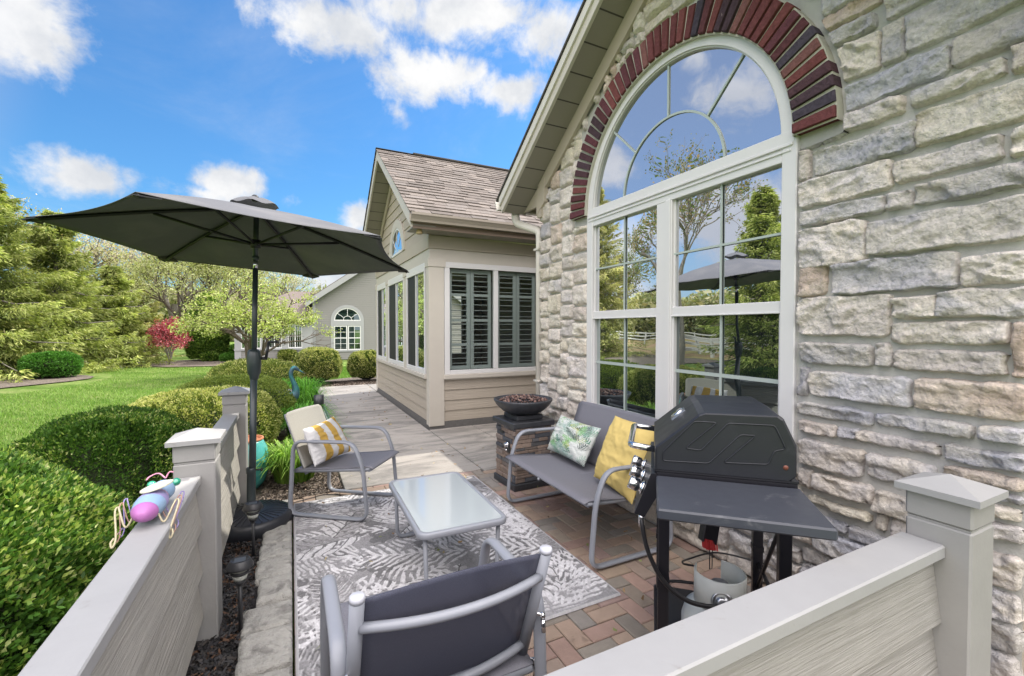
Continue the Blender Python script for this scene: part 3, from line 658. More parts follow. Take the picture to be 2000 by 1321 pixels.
mr.prism([(4.14, -2.0, 2.93), (9, -2.0, 6.2), (9, -2.0, 6.3), (4.14, -2.0, 3.03)], (0, 9.5, 0)); mr.build('main_roof', SHG, house)
gm = MB(); gm.prism([(4.02, -2.0, 2.90), (4.13, -2.0, 2.90), (4.13, -2.0, 3.02), (4.02, -2.0, 3.02)], (0, 8.0, 0)); gm.build('main_gutter', BEIGE, house)

# ================================================================== SUNROOM
SX = 1.82; SY = 6.40; SE = 10.93
sr = thing('sunroom', 'taupe sided sunroom wing with white framed windows and steep shingled gable roof', 'sunroom', (2.8, 8.65, 0))
def lap(mb, z0, z1, n, face, a0, a1, c, proud=.018):   # lap siding boards; face 'y-' (towards the viewer) or 'x-'
    h = (z1-z0)/n
    for i in range(n):
        za, zb = z0+i*h, z0+(i+1)*h+.012
        if zb > z1: zb = z1
        if face == 'y-': pr = [(c-proud, za), (c-.004, zb), (c+.02, zb), (c+.02, za)]; mb.prism([(a0, p[0], p[1]) for p in pr], (a1-a0, 0, 0))
        else: pr = [(c-proud, za), (c-.004, zb), (c+.02, zb), (c+.02, za)]; mb.prism([(p[0], a0, p[1]) for p in pr], (0, a1-a0, 0))
mb = MB(); mb.box((SX+.012, SY+.012, -.1), (4.5, SY+.14, .097)); mb.box((SX+.012, SY+.141, -.1), (SX+.14, SE-.03, .097)); mb.build('foundation', mat('foundation_block', (.13, .125, .12), .95, var=.3, vscale=10, bump=1, bscale=50, bdist=.008), sr)
mb = MB(); lap(mb, .10, .725, 4, 'y-', 2.055, 4.5, SY+.03); mb.build('front_siding', SIDE_X, sr)
mb = MB(); lap(mb, .10, .745, 4, 'x-', SY+.14, SE-.12, SX+.03); mb.build('side_siding', SIDE_Y, sr)
mb = MB(); mb.box((SX, SY, .04), (2.052, SY+.045, 2.41), .003); mb.box((SX, SY+.0451, .05), (SX+.045, SY+.155, 2.41), .003)
mb.box((SX-.012, SY-.012, 2.405), (2.075, SY+.05, 2.525), .003); mb.box((SX-.012, SY+.051, 2.405), (SX+.05, SY+.185, 2.525), .003); mb.build('corner_board', TAUPE_L, sr)
mb = MB(); mb.box((SX, SE-.13, .05), (SX+.045, SE, 2.41), .003); mb.box((SX-.012, SE-.15, 2.405), (SX+.05, SE+.012, 2.525), .003)
mb.build('corner_board', TAUPE_L, sr)
mb = MB(); mb.box((SX+.012, SY+.012, 2.49), (4.5, SY+.06, 2.672), .002); mb.box((SX+.012, SY+.061, 2.49), (SX+.06, SE-.012, 2.672), .002); mb.build('lower_frieze', TAUPE_L, sr)
mb = MB(); mb.box((SX-.006, SY-.006, 2.674), (4.5, SY+.05, 2.86), .002); mb.box((SX-.006, SY+.051, 2.674), (SX+.05, SE+.006, 2.86), .002); mb.build('upper_frieze', TAUPE, sr)
# front windows with shutters
def sroom_window(name):
    e = bpy.data.objects.new(name, None); COL.objects.link(e); e.parent = sr; XF[e.name] = XF[sr.name]; return e
GC = glassmat('clear_glass', .05, (.9, .95, 1.0), see=1.0, seecol=(.87, .90, .89))
SHUT = mat('shutter_paint', (.41, .465, .445), .45)
def louvers(mb, x0, x1, z0, z1, y, n, tilt=22):
    h = (z1-z0)/n
    for i in range(n):
        zc_ = z0+(i+.5)*h; a = R(tilt); mb.obox(((x0+x1)/2, y, zc_), ((x1-x0)/2, 0, 0), (0, .025*math.cos(a), -.025*math.sin(a)), (0, .0035*math.sin(a), .0035*math.cos(a)))
wf = sroom_window('front_window')
mb = MB(); Ya = SY-.002
mb.box((2.058, Ya, 2.405), (4.45, SY+.05, 2.488), .003); mb.box((2.058, Ya, .80), (2.14, SY+.05, 2.404), .003); mb.box((2.862, Ya, .862), (2.938, SY+.05, 2.404), .003); mb.box((3.66, Ya, .862), (3.74, SY+.05, 2.404), .003); mb.box((4.38, Ya, .80), (4.45, SY+.05, 2.404), .003)
mb.box((2.141, Ya, .80), (4.379, SY+.05, .861), .003); mb.build('window_frame', VINYL, wf)
mb = MB(); mb.box((2.04, SY-.035, .735), (4.47, SY+.05, .798), .004); mb.box((2.06, SY-.015, .72), (4.47, SY+.05, .734)); mb.build('window_sill', TAUPE_L, wf)
mb = MB()
for a, b in ((2.14, 2.863), (2.937, 3.661), (3.74, 4.38)): mb.add([(a, SY+.03, .85), (b, SY+.03, .85), (b, SY+.03, 2.41), (a, SY+.03, 2.41)], [(0, 1, 2, 3)])
mb.build('pane', GC, wf)
for a, b in ((2.145, 2.855), (2.945, 3.655), (3.745, 4.375)):
    c = (a+b)/2
    for x0, x1 in ((a, c-.004), (c+.004, b)):
        s_ = MB(); y = SY+.10
        s_.box((x0, y-.014, .862), (x0+.055, y+.014, 2.40)); s_.box((x1-.055, y-.014, .862), (x1, y+.014, 2.40))
        for z0, z1 in ((.862, .92), (1.225, 1.265), (1.60, 1.64), (1.99, 2.03), (2.34, 2.40)): s_.box((x0+.055, y-.013, z0), (x1-.055, y+.013, z1))
        for z0, z1, n in ((.92, 1.225, 4), (1.265, 1.60, 4), (1.64, 1.99, 4), (2.03, 2.34, 4)): louvers(s_, x0+.056, x1-.056, z0, z1, y, n, 6)
        s_.build('shutter', SHUT, wf)
# side windows
GSD = glassmat('side_glass', .42, (.85, .93, 1.0), see=1.0, seecol=(.35, .42, .42)); SCR = mat('insect_screen', (.02, .021, .024), .6, alpha=.9)
for (a, b, m_) in ((6.62, 7.82, 7.22), (8.03, 9.47, 8.74), (9.67, 10.79, 10.2)):
    w_ = sroom_window('side_window'); mb = MB(); X0 = SX-.004
    mb.box((X0, a, 2.36), (SX+.05, b, 2.488), .003); mb.box((X0, a, .80), (SX+.05, a+.05, 2.359), .003); mb.box((X0, b-.05, .80), (SX+.05, b, 2.359), .003); mb.box((X0, a+.051, .80), (SX+.05, b-.051, .87), .003); mb.box((X0+.012, m_-.018, .871), (SX+.04, m_+.018, 2.359))
    mb.build('window_frame', VINYL, w_)
    mb = MB(); mb.add([(SX+.028, a+.04, .86), (SX+.028, m_, .86), (SX+.028, m_, 2.37), (SX+.028, a+.04, 2.37)], [(0, 1, 2, 3)]); mb.build('pane', GSD, w_)
    mb = MB(); mb.add([(SX+.028, m_, .86), (SX+.028, b-.04, .86), (SX+.028, b-.04, 2.37), (SX+.028, m_, 2.37)], [(0, 1, 2, 3)]); mb.build('pane', GSD, w_)
    mb = MB(); mb.add([(SX+.016, m_, .86), (SX+.016, b-.04, .86), (SX+.016, b-.04, 2.37), (SX+.016, m_, 2.37)], [(0, 1, 2, 3)]); mb.build('insect_screen', SCR, w_)
mb = MB(); mb.box((SX-.03, SY+.16, .735), (SX+.05, SE-.14, .798), .004)
for a, b in ((7.825, 8.025), (9.475, 9.665), (10.795, 10.80)): mb.box((SX-.002, a, .80), (SX+.04, b, 2.44)); mb.box((SX-.014, a-.02, 2.405), (SX+.052, b+.02, 2.50))
mb.build('side_trim', TAUPE_L, sr)
# inside of the room: floor, ceiling, back walls with window openings
mb = MB(); mb.box((SX+.1, SY+.16, .02), (4.5, SE-.1, .05)); mb.box((SX+.1, SY+.1, 2.66), (4.5, SE-.1, 2.69)); mb.box((4.5, SY, 0), (4.6, SE, 2.9))
for x0, x1 in ((SX+.05, 2.3), (3.0, 3.25), (3.95, 4.5)): mb.box((x0, SE-.10, .05), (x1, SE-.02, 2.66))
for x0, x1 in ((2.3, 3.0), (3.25, 3.95)): mb.box((x0, SE-.10, .05), (x1, SE-.02, .85)); mb.box((x0, SE-.10, 2.35), (x1, SE-.02, 2.66)); mb.box((x0, SE-.09, 1.58), (x1, SE-.03, 1.62)); mb.box(((x0+x1)/2-.02, SE-.09, .85), ((x0+x1)/2+.02, SE-.03, 2.35))
mb.build('room_lining', mat('room_lining', (.30, .28, .25), .8), sr)
# gable on the side face
RY = 8.62; RZ = 4.74; EZ = 2.985; EY = 6.05; SLP = (RZ-EZ)/(RY-EY); EY2 = 2*RY-EY
def zr(y): return RZ-SLP*abs(y-RY)
mb = MB(); h = .185; k = 0; z = 2.862
while z < 4.6:
    w_ = (RZ-.10-z)/SLP; w2 = (RZ-.10-z-h)/SLP
    if w_ < .05: break
    ya, yb = max(RY-w_, SY), min(RY+w_, SE); ya2, yb2 = max(RY-max(w2, 0), SY), min(RY+max(w2, 0), SE)
    P0 = [(SX-.0, ya, z), (SX-.0, yb, z), (SX+.014, yb2, min(z+h, RZ-.12)), (SX+.014, ya2, min(z+h, RZ-.12))]; mb.prism(P0, (.04, 0, 0)); z += h
mb.build('gable_siding', SIDE_Y, sr)
gw = sroom_window('gable_window')
AC, AZ, AR = 8.565, 2.885, .655
mb = MB(); N_ = 32
def arcring(mb, r0, r1, x0, x1, hy=1.0):
    for i in range(N_):
        q = []
        for a in (math.pi*i/N_, math.pi*(i+1)/N_):
            for r in (r0, r1): q.append((AC-r*math.cos(a), AZ+r*math.sin(a)))
        mb.add([(x0, *q[0]), (x0, *q[1]), (x0, *q[3]), (x0, *q[2]), (x1, *q[0]), (x1, *q[1]), (x1, *q[3]), (x1, *q[2])], [(0, 1, 2, 3), (1, 5, 6, 2), (0, 3, 7, 4)])
arcring(mb, .50, AR, SX-.02, SX+.02); mb.build('arched_trim', TAUPE_L, gw)
mb = MB(); arcring(mb, .46, .505, SX-.012, SX+.02); mb.box((SX-.012, AC-.50, AZ), (SX+.02, AC+.50, AZ+.04)); mb.build('window_frame', VINYL, gw)
mb = MB(); mb.add([(SX-.002, AC-.48*math.cos(math.pi*i/24), AZ+.48*math.sin(math.pi*i/24)) for i in range(25)], [tuple(range(25))]); mb.build('pane', GU, gw)
mb = MB()
for a in (45, 90, 135): d = (-math.cos(R(a)), math.sin(R(a))); mb.obox((SX-.005, AC+d[0]*.33, AZ+d[1]*.33), (.003, 0, 0), (0, d[0]*.14, d[1]*.14), (0, -d[1]*.008, d[0]*.008))
mb.build('grille_bars', VINYL, gw)
# roof
def shingle_mat():
    m, nt, g, out = base('shingles'); a = g.n('ShaderNodeAttribute', attribute_name='Col'); oc = g.n('ShaderNodeTexCoord').outputs['Object']
    c = g.mix(g.m('MULTIPLY', g.sm(g.noise(oc, 90, 3, .7), .4, .7), .4), a.outputs[0], (.12, .10, .085, 1))
    p = g.n('ShaderNodeBsdfPrincipled'); g.put(p, 'Base Color', c); p.inputs['Roughness'].default_value = .95
    b = g.n('ShaderNodeBump'); g.put(b, 'Height', g.noise(oc, 160, 3, .7)); b.inputs['Distance'].default_value = .004; g.put(p, 'Normal', b.outputs[0]); nt.links.new(p.outputs[0], out.inputs[0]); return m
SHM = shingle_mat()
def shingles(mb, x0, x1, ea, ra, expo=.135, cols=None, side=1, X=None):
    """lap courses from the eave point ea=(y,z) to the ridge ra=(y,z)"""
    ea, ra = Vector(ea), Vector(ra); L = (ra-ea).length; t = (ra-ea)/L; nr = Vector((-t.y, t.x)); nr = nr if nr.y > 0 else -nr; n = int(L/expo); e = L/n
    for i in range(n):
        x = x0-random.uniform(0, .3); p0 = ea+t*(e*i); p1 = ea+t*min(e*(i+1)+.03, L)
        while x < x1:
            w = random.choice([.16, .20, .24, .30, .34]); a, b = max(x, x0), min(x+w, x1); x += w
            if b-a < .02: continue
            th = random.choice([.010, .019]); mb.cur = shade(random.choice(cols), .78, 1.15)
            lo = p0+nr*th; hi = p1+nr*.001
            mb.add([(a, lo.x, lo.y), (b-.003, lo.x, lo.y), (b-.003, hi.x, hi.y), (a, hi.x, hi.y), (a, p0.x, p0.y-.004), (b-.003, p0.x, p0.y-.004)], [(0, 1, 2, 3), (4, 5, 1, 0), (1, 5, 2), (0, 3, 4)])
RC = [(.155, .132, .118), (.185, .16, .142), (.13, .112, .10), (.17, .15, .137), (.145, .125, .112)]
mb = MB(); shingles(mb, 1.45, 7.0, (EY-.03, EZ+.085), (RY, RZ+.10), cols=RC); shingles(mb, 1.45, 7.0, (EY2+.03, EZ+.085), (RY, RZ+.10), cols=RC); mb.build('shingles', SHM, sr, col=True)
mb = MB()
for s_ in (1, -1):
    f = lambda y: RY+(y-RY)*s_
    mb.prism([(1.50, f(EY), EZ+.03), (1.50, RY, RZ+.045), (1.50, RY, RZ+.085), (1.50, f(EY), EZ+.07)], (5.5, 0, 0))
mb.build('roof_deck', TAUPE, sr)
mb = MB(); mb.tube([(2.15, RY, RZ+.115), (7, RY, RZ+.115)], .06, 8, ry=.03); mb.tube([(1.45, RY, RZ+.105), (2.15, RY, RZ+.105)], .05, 8, ry=.012); mb.build('ridge_vent', SHG, sr)
mb = MB()
for s_ in (1, -1):
    f = lambda y: RY+(y-RY)*s_
    mb.prism([(1.47, f(EY), EZ-.105), (1.47, RY, RZ-.095), (1.47, RY, RZ+.075), (1.47, f(EY), EZ+.065)], (.029, 0, 0))
mb.build('rake_board', TAUPE_L, sr)
mb = MB()
for s_ in (1, -1):
    f = lambda y: RY+(y-RY)*s_
    mb.prism([(1.50, f(EY), EZ-.085), (1.50, RY, RZ-.075), (1.50, RY, RZ-.055), (1.50, f(EY), EZ-.065)], (SX-1.50, 0, 0))
mb.build('gable_soffit', SOFF, sr)
mb = MB()
for s_ in (1, -1):
    f = lambda y: RY+(y-RY)*s_
    mb.prism([(SX-.03, f(EY+.33), zr(EY+.33)-.26), (SX-.03, RY, RZ-.26), (SX-.03, RY, RZ-.086), (SX-.03, f(EY+.33), zr(EY+.33)-.086)], (.029, 0, 0))
mb.build('frieze_board', TAUPE, sr)
mb = MB(); mb.box((1.50, EY+.001, EZ-.12), (4.5, EY+.03, EZ+.045)); mb.build('fascia', mat('brown_fascia', (.20, .145, .11), .55, var=.1), sr); mb = MB(); mb.box((1.5, EY2-.03, EZ-.12), (4.5, EY2, EZ+.045)); mb.build('fascia', mat('brown_fascia', (.20, .145, .11), .55, var=.1), sr)
mb = MB(); mb.box((1.50, EY+.031, EZ-.115), (4.5, SY+.0, EZ-.10)); mb.build('soffit', SOFF, sr); mb = MB(); mb.box((1.50, SE, EZ-.115), (4.5, EY2-.031, EZ-.10)); mb.build('soffit', SOFF, sr)
mb = MB(); gutterp(mb, EY-.001, EZ-.045, 1.455, 4.5, -1); mb.build('gutter', BRONZE, sr)
fl = thing('eave_floodlight', 'small tan floodlight hanging under the sunroom gutter corner', 'floodlight', (1.66, 6.10, 2.86))
mb = MB(); mb.lathe([(0, .045), (.018, .04), (.03, .02), (.045, -.03), (.046, -.045), (.038, -.05), (0, -.04)], (1.62, 6.16, 2.86), 20); mb.build('lamp_shade', mat('tan_plastic', (.50, .38, .20), .4), fl)
mb = MB(); mb.tube([(1.62, 6.16, 2.90), (1.62, 6.16, 2.93)], .014, 8); mb.build('mount', BEIGE, fl)

# ================================================================== FENCES
def post(fe, x, y, w=.17, h=.965):
    mb = MB(); a = w/2
    mb.box((x-a, y-a, -.1), (x+a, y+a, h-.115), .006); mb.box((x-a+.004, y-a+.004, h-.114), (x+a-.004, y+a-.004, h-.108)); mb.box((x-a-.001, y-a-.001, h-.107), (x+a+.001, y+a+.001, h-.022), .006)
    p = mb.build('post', mat('post_paint', (.31, .305, .295), .55, var=.10, vscale=5, bump=.35, bscale=45, bdist=.003), fe)
    mb = MB(); b = w/2+.024; z0 = h-.021; mb.add([(x-b, y-b, z0), (x+b, y-b, z0), (x+b, y+b, z0), (x-b, y+b, z0), (x-b, y-b, z0+.022), (x+b, y-b, z0+.022), (x+b, y+b, z0+.022), (x-b, y+b, z0+.022), (x, y, z0+.062)],
        [(3, 2, 1, 0), (0, 1, 5, 4), (1, 2, 6, 5), (2, 3, 7, 6), (3, 0, 4, 7), (4, 5, 8), (5, 6, 8), (6, 7, 8), (7, 4, 8)])
    c = mb.build('post_cap', FCAP, fe)
def boards(mb, axis, c, a0, a1, z0, z1, n, sides=(1, -1)):
    h = (z1-z0)/n
    for s in sides:
        for i in range(n):
            za, zb = z0+i*h, z0+(i+1)*h+(.010 if i < n-1 else 0)
            pr = [(c+s*.052, za), (c+s*.024, zb), (c+s*.012, zb), (c+s*.012, za)]
            if axis == 'Y': mb.prism([(p[0], a0, p[1]) for p in pr], (0, a1-a0, 0))
            else: mb.prism([(a0, p[0], p[1]) for p in pr], (a1-a0, 0, 0))
lf = thing('lap_siding_fence', 'low grey siding fence with flat cap along the dark mulch bed on the left', 'fence', (-.43, 2.6, 0))
post(lf, -.42, 2.66); post(lf, -.43, 4.44); post(lf, -.45, .66)
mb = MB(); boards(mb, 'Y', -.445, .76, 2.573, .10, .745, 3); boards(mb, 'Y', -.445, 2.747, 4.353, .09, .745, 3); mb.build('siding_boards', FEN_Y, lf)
mb = MB(); mb.box((-.510, .75, .747), (-.395, 2.574, .790), .004); mb.box((-.508, 2.746, .747), (-.395, 4.354, .790), .004); mb.build('cap_rail', FCAP, lf)
ff = thing('front_siding_fence', 'low grey siding fence with pale cap in the near right foreground', 'fence', (.9, .715, 0))
post(ff, 1.995, .68)
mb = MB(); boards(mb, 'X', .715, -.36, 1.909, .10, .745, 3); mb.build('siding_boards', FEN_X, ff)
mb = MB(); mb.box((-.36, .656, .747), (1.908, .776, .790), .005); mb.build('cap_rail', FCAP, ff)

# ================================================================== RUG
RX0, RX1, RY0, RY1 = .005, 1.645, 1.93, 4.17
nx, ny = 560, 780
xs, ysr = np.linspace(RX0, RX1, nx), np.linspace(RY0, RY1, ny); X, Y = np.meshgrid(xs, ysr)
wx, wy = X+(fbm(X*9, Y*9, 3, 3)-.5)*.05, Y+(fbm(X*9, Y*9, 3, 4)-.5)*.05
fine = vn(X*220, Y*90, 5); T = np.full(X.shape, .33)+.10*(fbm(X*3, Y*3, 3, 8)-.5)
T = np.where(fbm(X*5, Y*5, 4, 21) > .59, .20, T)
rr_ = random.Random(21)
EDGE = lambda d: np.clip(d/.006+.5, 0, 1)
LV = []
for i in range(50):
    cx, cy = rr_.uniform(RX0, RX1), rr_.uniform(RY0, RY1); LV.append((cx, cy, rr_.uniform(0, 6.283), rr_.uniform(.42, .85), rr_.uniform(.10, .20), rr_.choice('bbffgggs')))
LV += [(1.45, 2.25, 1.0, .6, .16, 'g'), (1.3, 2.7, 2.6, .6, .17, 'f'), (1.35, 3.05, 2.2, .55, .17, 'f'), (.55, 2.55, .3, .7, .2, 'f'), (.35, 3.55, 1.1, .45, .13, 'b'), (1.2, 2.25, 4.0, .6, .17, 'b'), (.2, 2.7, 1.8, .5, .12, 's')]
for cx, cy, a, L, w, ty in LV:
    ca, sa = math.cos(a), math.sin(a); p = ((wx-cx)*ca+(wy-cy)*sa)/L; q = (-(wx-cx)*sa+(wy-cy)*ca)
    q = q-.10*math.sin(a*3)*(p**2)*L; hw = w*np.clip(np.sin(np.clip(p+.5, 0, 1)*math.pi), 0, 1)**.7*(1.15-.5*p); ins = (np.abs(p) < .5)
    dist = hw-np.abs(q); inside = EDGE(dist)*ins
    ph_ = p*L*1.0-np.abs(q)*.9; st = np.sin(ph_*2*math.pi/(.060 if ty != 'b' else .075)+5*fbm(X*6, Y*6, 3, 6))
    if ty == 'g': st = np.sin((np.abs(q)*1.0-.12*p*L)*2*math.pi/.032+4*fbm(X*5, Y*5, 3, 16))
    mid = np.abs(q) < .006
    if ty == 'g': m_ = inside*np.clip(st*2.5+.9, 0, 1); val = .66+.08*np.sin(p*7)
    elif ty == 'f':                                    # palm: separate leaflets, ground shows between
        m_ = inside*np.clip(st*3+1.0-1.2*np.abs(q)/np.maximum(hw, 1e-3), 0, 1); m_ = np.where(mid & ins, 1, m_); val = .70+.05*np.sin(p*9)
    elif ty == 'b':                                  # broad leaf with dark veins
        m_ = inside; val = np.where(mid, .16, np.where(st > .80, .20, np.where(q > 0, .66, .40)))
    else:
        m_ = inside*np.clip(1-np.abs(st)*.4, 0, 1); val = np.where(q > 0, .18, .26); val = np.where(st > .8, .5, val)
    broken = np.clip((fbm(X*26+i, Y*26, 3, 11)-.30)*6, 0, 1)
    T = T*(1-m_*broken)+val*m_*broken
T = T*(.80+.34*fine)*(.9+.25*(fbm(X*40, Y*40, 2, 30)-.3))
ed = np.minimum(np.minimum(X-RX0, RX1-X), np.minimum(Y-RY0, RY1-Y)); T = np.where(ed < .012, .42+.1*fine, T)
col = np.stack([T*.97, T*.955, T*.98], -1).reshape(-1, 3)*.93
Z = .010+.0028*(T > .36)+.0012*fine+.002*fbm(X*2, Y*2, 2, 2); Z = np.where(ed < .004, .004, Z)
idx = np.arange(nx*ny).reshape(ny, nx); F = np.stack([idx[:-1, :-1], idx[:-1, 1:], idx[1:, 1:], idx[1:, :-1]], -1).reshape(-1, 4)
rug = bulk('rug', np.c_[X.ravel(), Y.ravel(), Z.ravel()], F, mat('rug_pile', attr=True, rough=.95, spec=.1), vcol=col)
tag(rug, 'grey and white outdoor rug with palm leaf pattern under the table and chairs', 'rug')

# ================================================================== FURNITURE
FRM = mat('grey_frame', (.255, .27, .305), .38, var=.04, spec=.5)
FRL = mat('grey_frame_end', (.50, .51, .56), .35)
def slingmat(name, col, alpha, light=None):
    m, nt, g, out = base(name); MATS[name] = m; oc = g.n('ShaderNodeTexCoord').outputs['Object']
    p = g.n('ShaderNodeBsdfPrincipled'); mp = g.n('ShaderNodeMapping'); g.put(mp, 0, oc); mp.inputs['Scale'].default_value = (900, 900, 900)
    k = g.noise(oc, 500, 2, .8); c = g.mix(g.sm(k, .3, .7), tuple(q*.8 for q in col)+(1,), tuple(q*1.2 for q in col)+(1,)); g.put(p, 'Base Color', c); p.inputs['Roughness'].default_value = .65
    t = g.n('ShaderNodeBsdfTranslucent'); g.put(t, 0, c); t2 = g.n('ShaderNodeBsdfTransparent')
    a = g.n('ShaderNodeMixShader'); a.inputs[0].default_value = .12; nt.links.new(p.outputs[0], a.inputs[1]); nt.links.new(t.outputs[0], a.inputs[2])
    b = g.n('ShaderNodeMixShader'); b.inputs[0].default_value = alpha; nt.links.new(t2.outputs[0], b.inputs[1]); nt.links.new(a.outputs[0], b.inputs[2]); nt.links.new(b.outputs[0], out.inputs[0]); return m
SLING = slingmat('sling_fabric', (.20, .20, .23), .96); SLING2 = slingmat('sling_mesh', (.075, .08, .12), .76)
LITS = slingmat('sling_sunlit', (.42, .41, .37), .98)  # same sling fabric, with the sunlight on the chair back put into its colour
PROF = [(-.02, .020), (.022, .600), (.535, .612), (.612, .42), (.648, .020)]
def seat_thing(name, label, cat, loc, rz, width, back_h=.82, posts=False, group=None, fabric=None, bfabric=None, zoff=0.012, dk=1.0):
    """local: +X forward, Y across, Z up"""
    t = thing(name, label, cat, loc, rz, group); hw = width/2; fabric = fabric or SLING; bfabric = bfabric or fabric
    for s in (1, -1):
        mb = MB(); mb.tube(roundpath([(a*dk, s*hw, b+zoff-.002) for a, b in PROF], .085, 6, closed=True), .0130, 12, closed=True, ry=.0230, up=(0, 1, 0))
        # the tube is flattened in the plane of the loop: wide side faces up on the arm
        mb2 = MB(); mb2.v = mb.v; mb2.f = mb.f; mb2.sm = mb.sm; mb2.c = mb.c
        mb2.build('arm_and_leg_loop', FRM, t, world=False)
    mb = MB()
    for s in (1, -1): mb.tube([(.01, s*(hw-.035), .360), (.60*dk, s*(hw-.035), .405), (.655*dk, s*(hw-.035), .413)], .014, 8)
    mb.tube([(.645*dk, -hw+.03, .405), (.645*dk, hw-.03, .405)], .015, 8); mb.tube([(.015, -hw+.03, .362), (.015, hw-.03, .362)], .014, 8); mb.tube([(.60*dk, -hw, .39), (.60*dk, hw, .39)], .011, 8)
    mb.build('seat_frame', FRM, t, world=False)
    n, m_ = 20, 14; V = []; F = []
    for k, th in ((0, 0), (1, -.005)):
        for i in range(n+1):
            for j in range(m_+1):
                a, b = i/n, j/m_; x = .01+a*.67*dk; y = (2*b-1)*(hw-.022); z = .378+.062*a-.016*math.sin(math.pi*a)*(1-.6*(2*b-1)**2)-(.02*max(0, a-.94)/.06)
                V.append((x, y, z+th))
    N = (n+1)*(m_+1)
    for i in range(n):
        for j in range(m_): q = i*(m_+1)+j; F.append((q, q+m_+1, q+m_+2, q+1)); F.append((N+q, N+q+1, N+q+m_+2, N+q+m_+1))
    for i in range(n): F.append((i*(m_+1), N+i*(m_+1), N+(i+1)*(m_+1), (i+1)*(m_+1))); q = i*(m_+1)+m_; F.append((q, q+m_+1, N+q+m_+1, N+q))
    for j in range(m_): F.append((j, j+1, N+j+1, N+j)); q = n*(m_+1)+j; F.append((q, N+q, N+q+1, q+1))
    bulk('seat', V, F, fabric, t, world=False)
    zb, zt = .385, back_h; xb, xt = .085, -.085; pw = hw-.035 if posts else hw-.045
    px = lambda a: xb+(xt-xb)*a; V = []; F = []
    for k, th in ((0, 0), (1, -.005)):
        for i in range(n+1):
            for j in range(m_+1):
                a, b = i/n, 2*j/m_-1; bow = (.016 if posts else .03)*(1-b*b); x = px(a)-bow*(.3+.7*a)+(.0 if posts else .012); z = zb+(zt-zb)*a-(-.020*(1-b*b)*a if posts else 0)
                ww = pw-.018 if posts else pw+.02-(.03*max(0, (a-.94)/.06)**2)
                V.append((x+th, b*ww, z))
    for i in range(n):
        for j in range(m_): q = i*(m_+1)+j; F.append((q, q+1, q+m_+2, q+m_+1)); F.append((N+q, N+q+m_+1, N+q+m_+2, N+q+1))
    for i in range(n): F.append((i*(m_+1), (i+1)*(m_+1), N+(i+1)*(m_+1), N+i*(m_+1))); q = i*(m_+1)+m_; F.append((q, N+q, N+q+m_+1, q+m_+1))
    for j in range(m_): F.append((j, N+j, N+j+1, j+1)); q = n*(m_+1)+j; F.append((q, q+1, N+q+1, N+q))
    bulk('backrest', V, F, bfabric, t, world=False)
    mb = MB(); e = MB()
    for s in (1, -1):
        if posts:
            mb.tube([(px(-.1)-.01, s*pw, zb-.06), (px(1.0)-.004, s*pw, zt+.004)], .0195, 14, up=(1, 0, 0)); e.lathe([(0, .0), (.012, .0), (.020, -.004), (.0222, -.010), (.0222, -.016)], (px(1.0)-.004, s*pw, zt+.018), 16)
        else: mb.tube([(px(-.1)-.006, s*(pw-.01), zb-.05), (px(.97)-.010, s*(pw-.01), zt-.012)], .014, 10, up=(1, 0, 0))
    for a in ((.80, .10) if posts else (.9, .1)):
        mb.tube([(px(a)-.018-(.052 if posts else .035)*(1-b*b), b*(pw-.01), zb+(zt-zb)*a-(.0 if posts else 0)) for b in np.linspace(-1, 1, 17)], .0145 if posts else .010, 8)
    mb.build('back_frame', FRM, t, world=False)
    if posts:
        for s in (1, -1):
            e = MB(); e.lathe([(0, .0), (.0165, .0), (.0195, -.003), (.0202, -.008), (.0202, -.016)], (px(1.0)-.004, s*pw, zt+.018), 16); e.build('post_end_cap', FRL, t, world=False)
        for s in (1, -1):
            for z, x in ((.56, .0), (.37, .055)):
                mb = MB(); mb.tube([(x-.0, s*(pw+.005), z), (x-.02, s*(pw+.035), z-.01)], .006, 8, up=(1, 0, 0)); mb.tube([(x-.02, s*(pw+.030), z-.02), (x-.025, s*(pw+.030), z-.06)], .008, 8, up=(1, 0, 0)); mb.lathe([(0, .006), (.011, .004), (.011, -.006), (0, -.007)], (x-.015, s*(pw+.03), z-.01), 10, axis='Y'); mb.build('fixing_bolt', CHROME, t, world=False)
    return t
a1 = math.atan2(-.6, .8)
seat_thing('armchair', 'grey sling patio chair holding the white and yellow striped pillow', 'chair', (.15, 4.11, 0), a1, .52, posts=False, group='grey sling patio chairs', fabric=SLING, bfabric=LITS)
seat_thing('armchair', 'grey sling patio chair seen from behind in the near foreground', 'chair', (.425, 1.27, 0), math.pi/2, .63, back_h=.80, posts=True, group='grey sling patio chairs', fabric=SLING, bfabric=SLING2, dk=.84)
lv = seat_thing('loveseat', 'grey sling two seat bench with pillows in front of the arched window', 'loveseat', (2.28, 2.785, 0), math.pi, 1.17, back_h=.84, fabric=SLING, zoff=0.004)
mb = MB(); mb.lathe([(0, .022), (.010, .020), (.010, 0)], (.665, 0.0, .405), 10, axis='X'); mb.tube([(.02, 0, .362), (.62, 0, .40)], .010, 8); mb.build('middle_rail', FRM, lv, world=False)

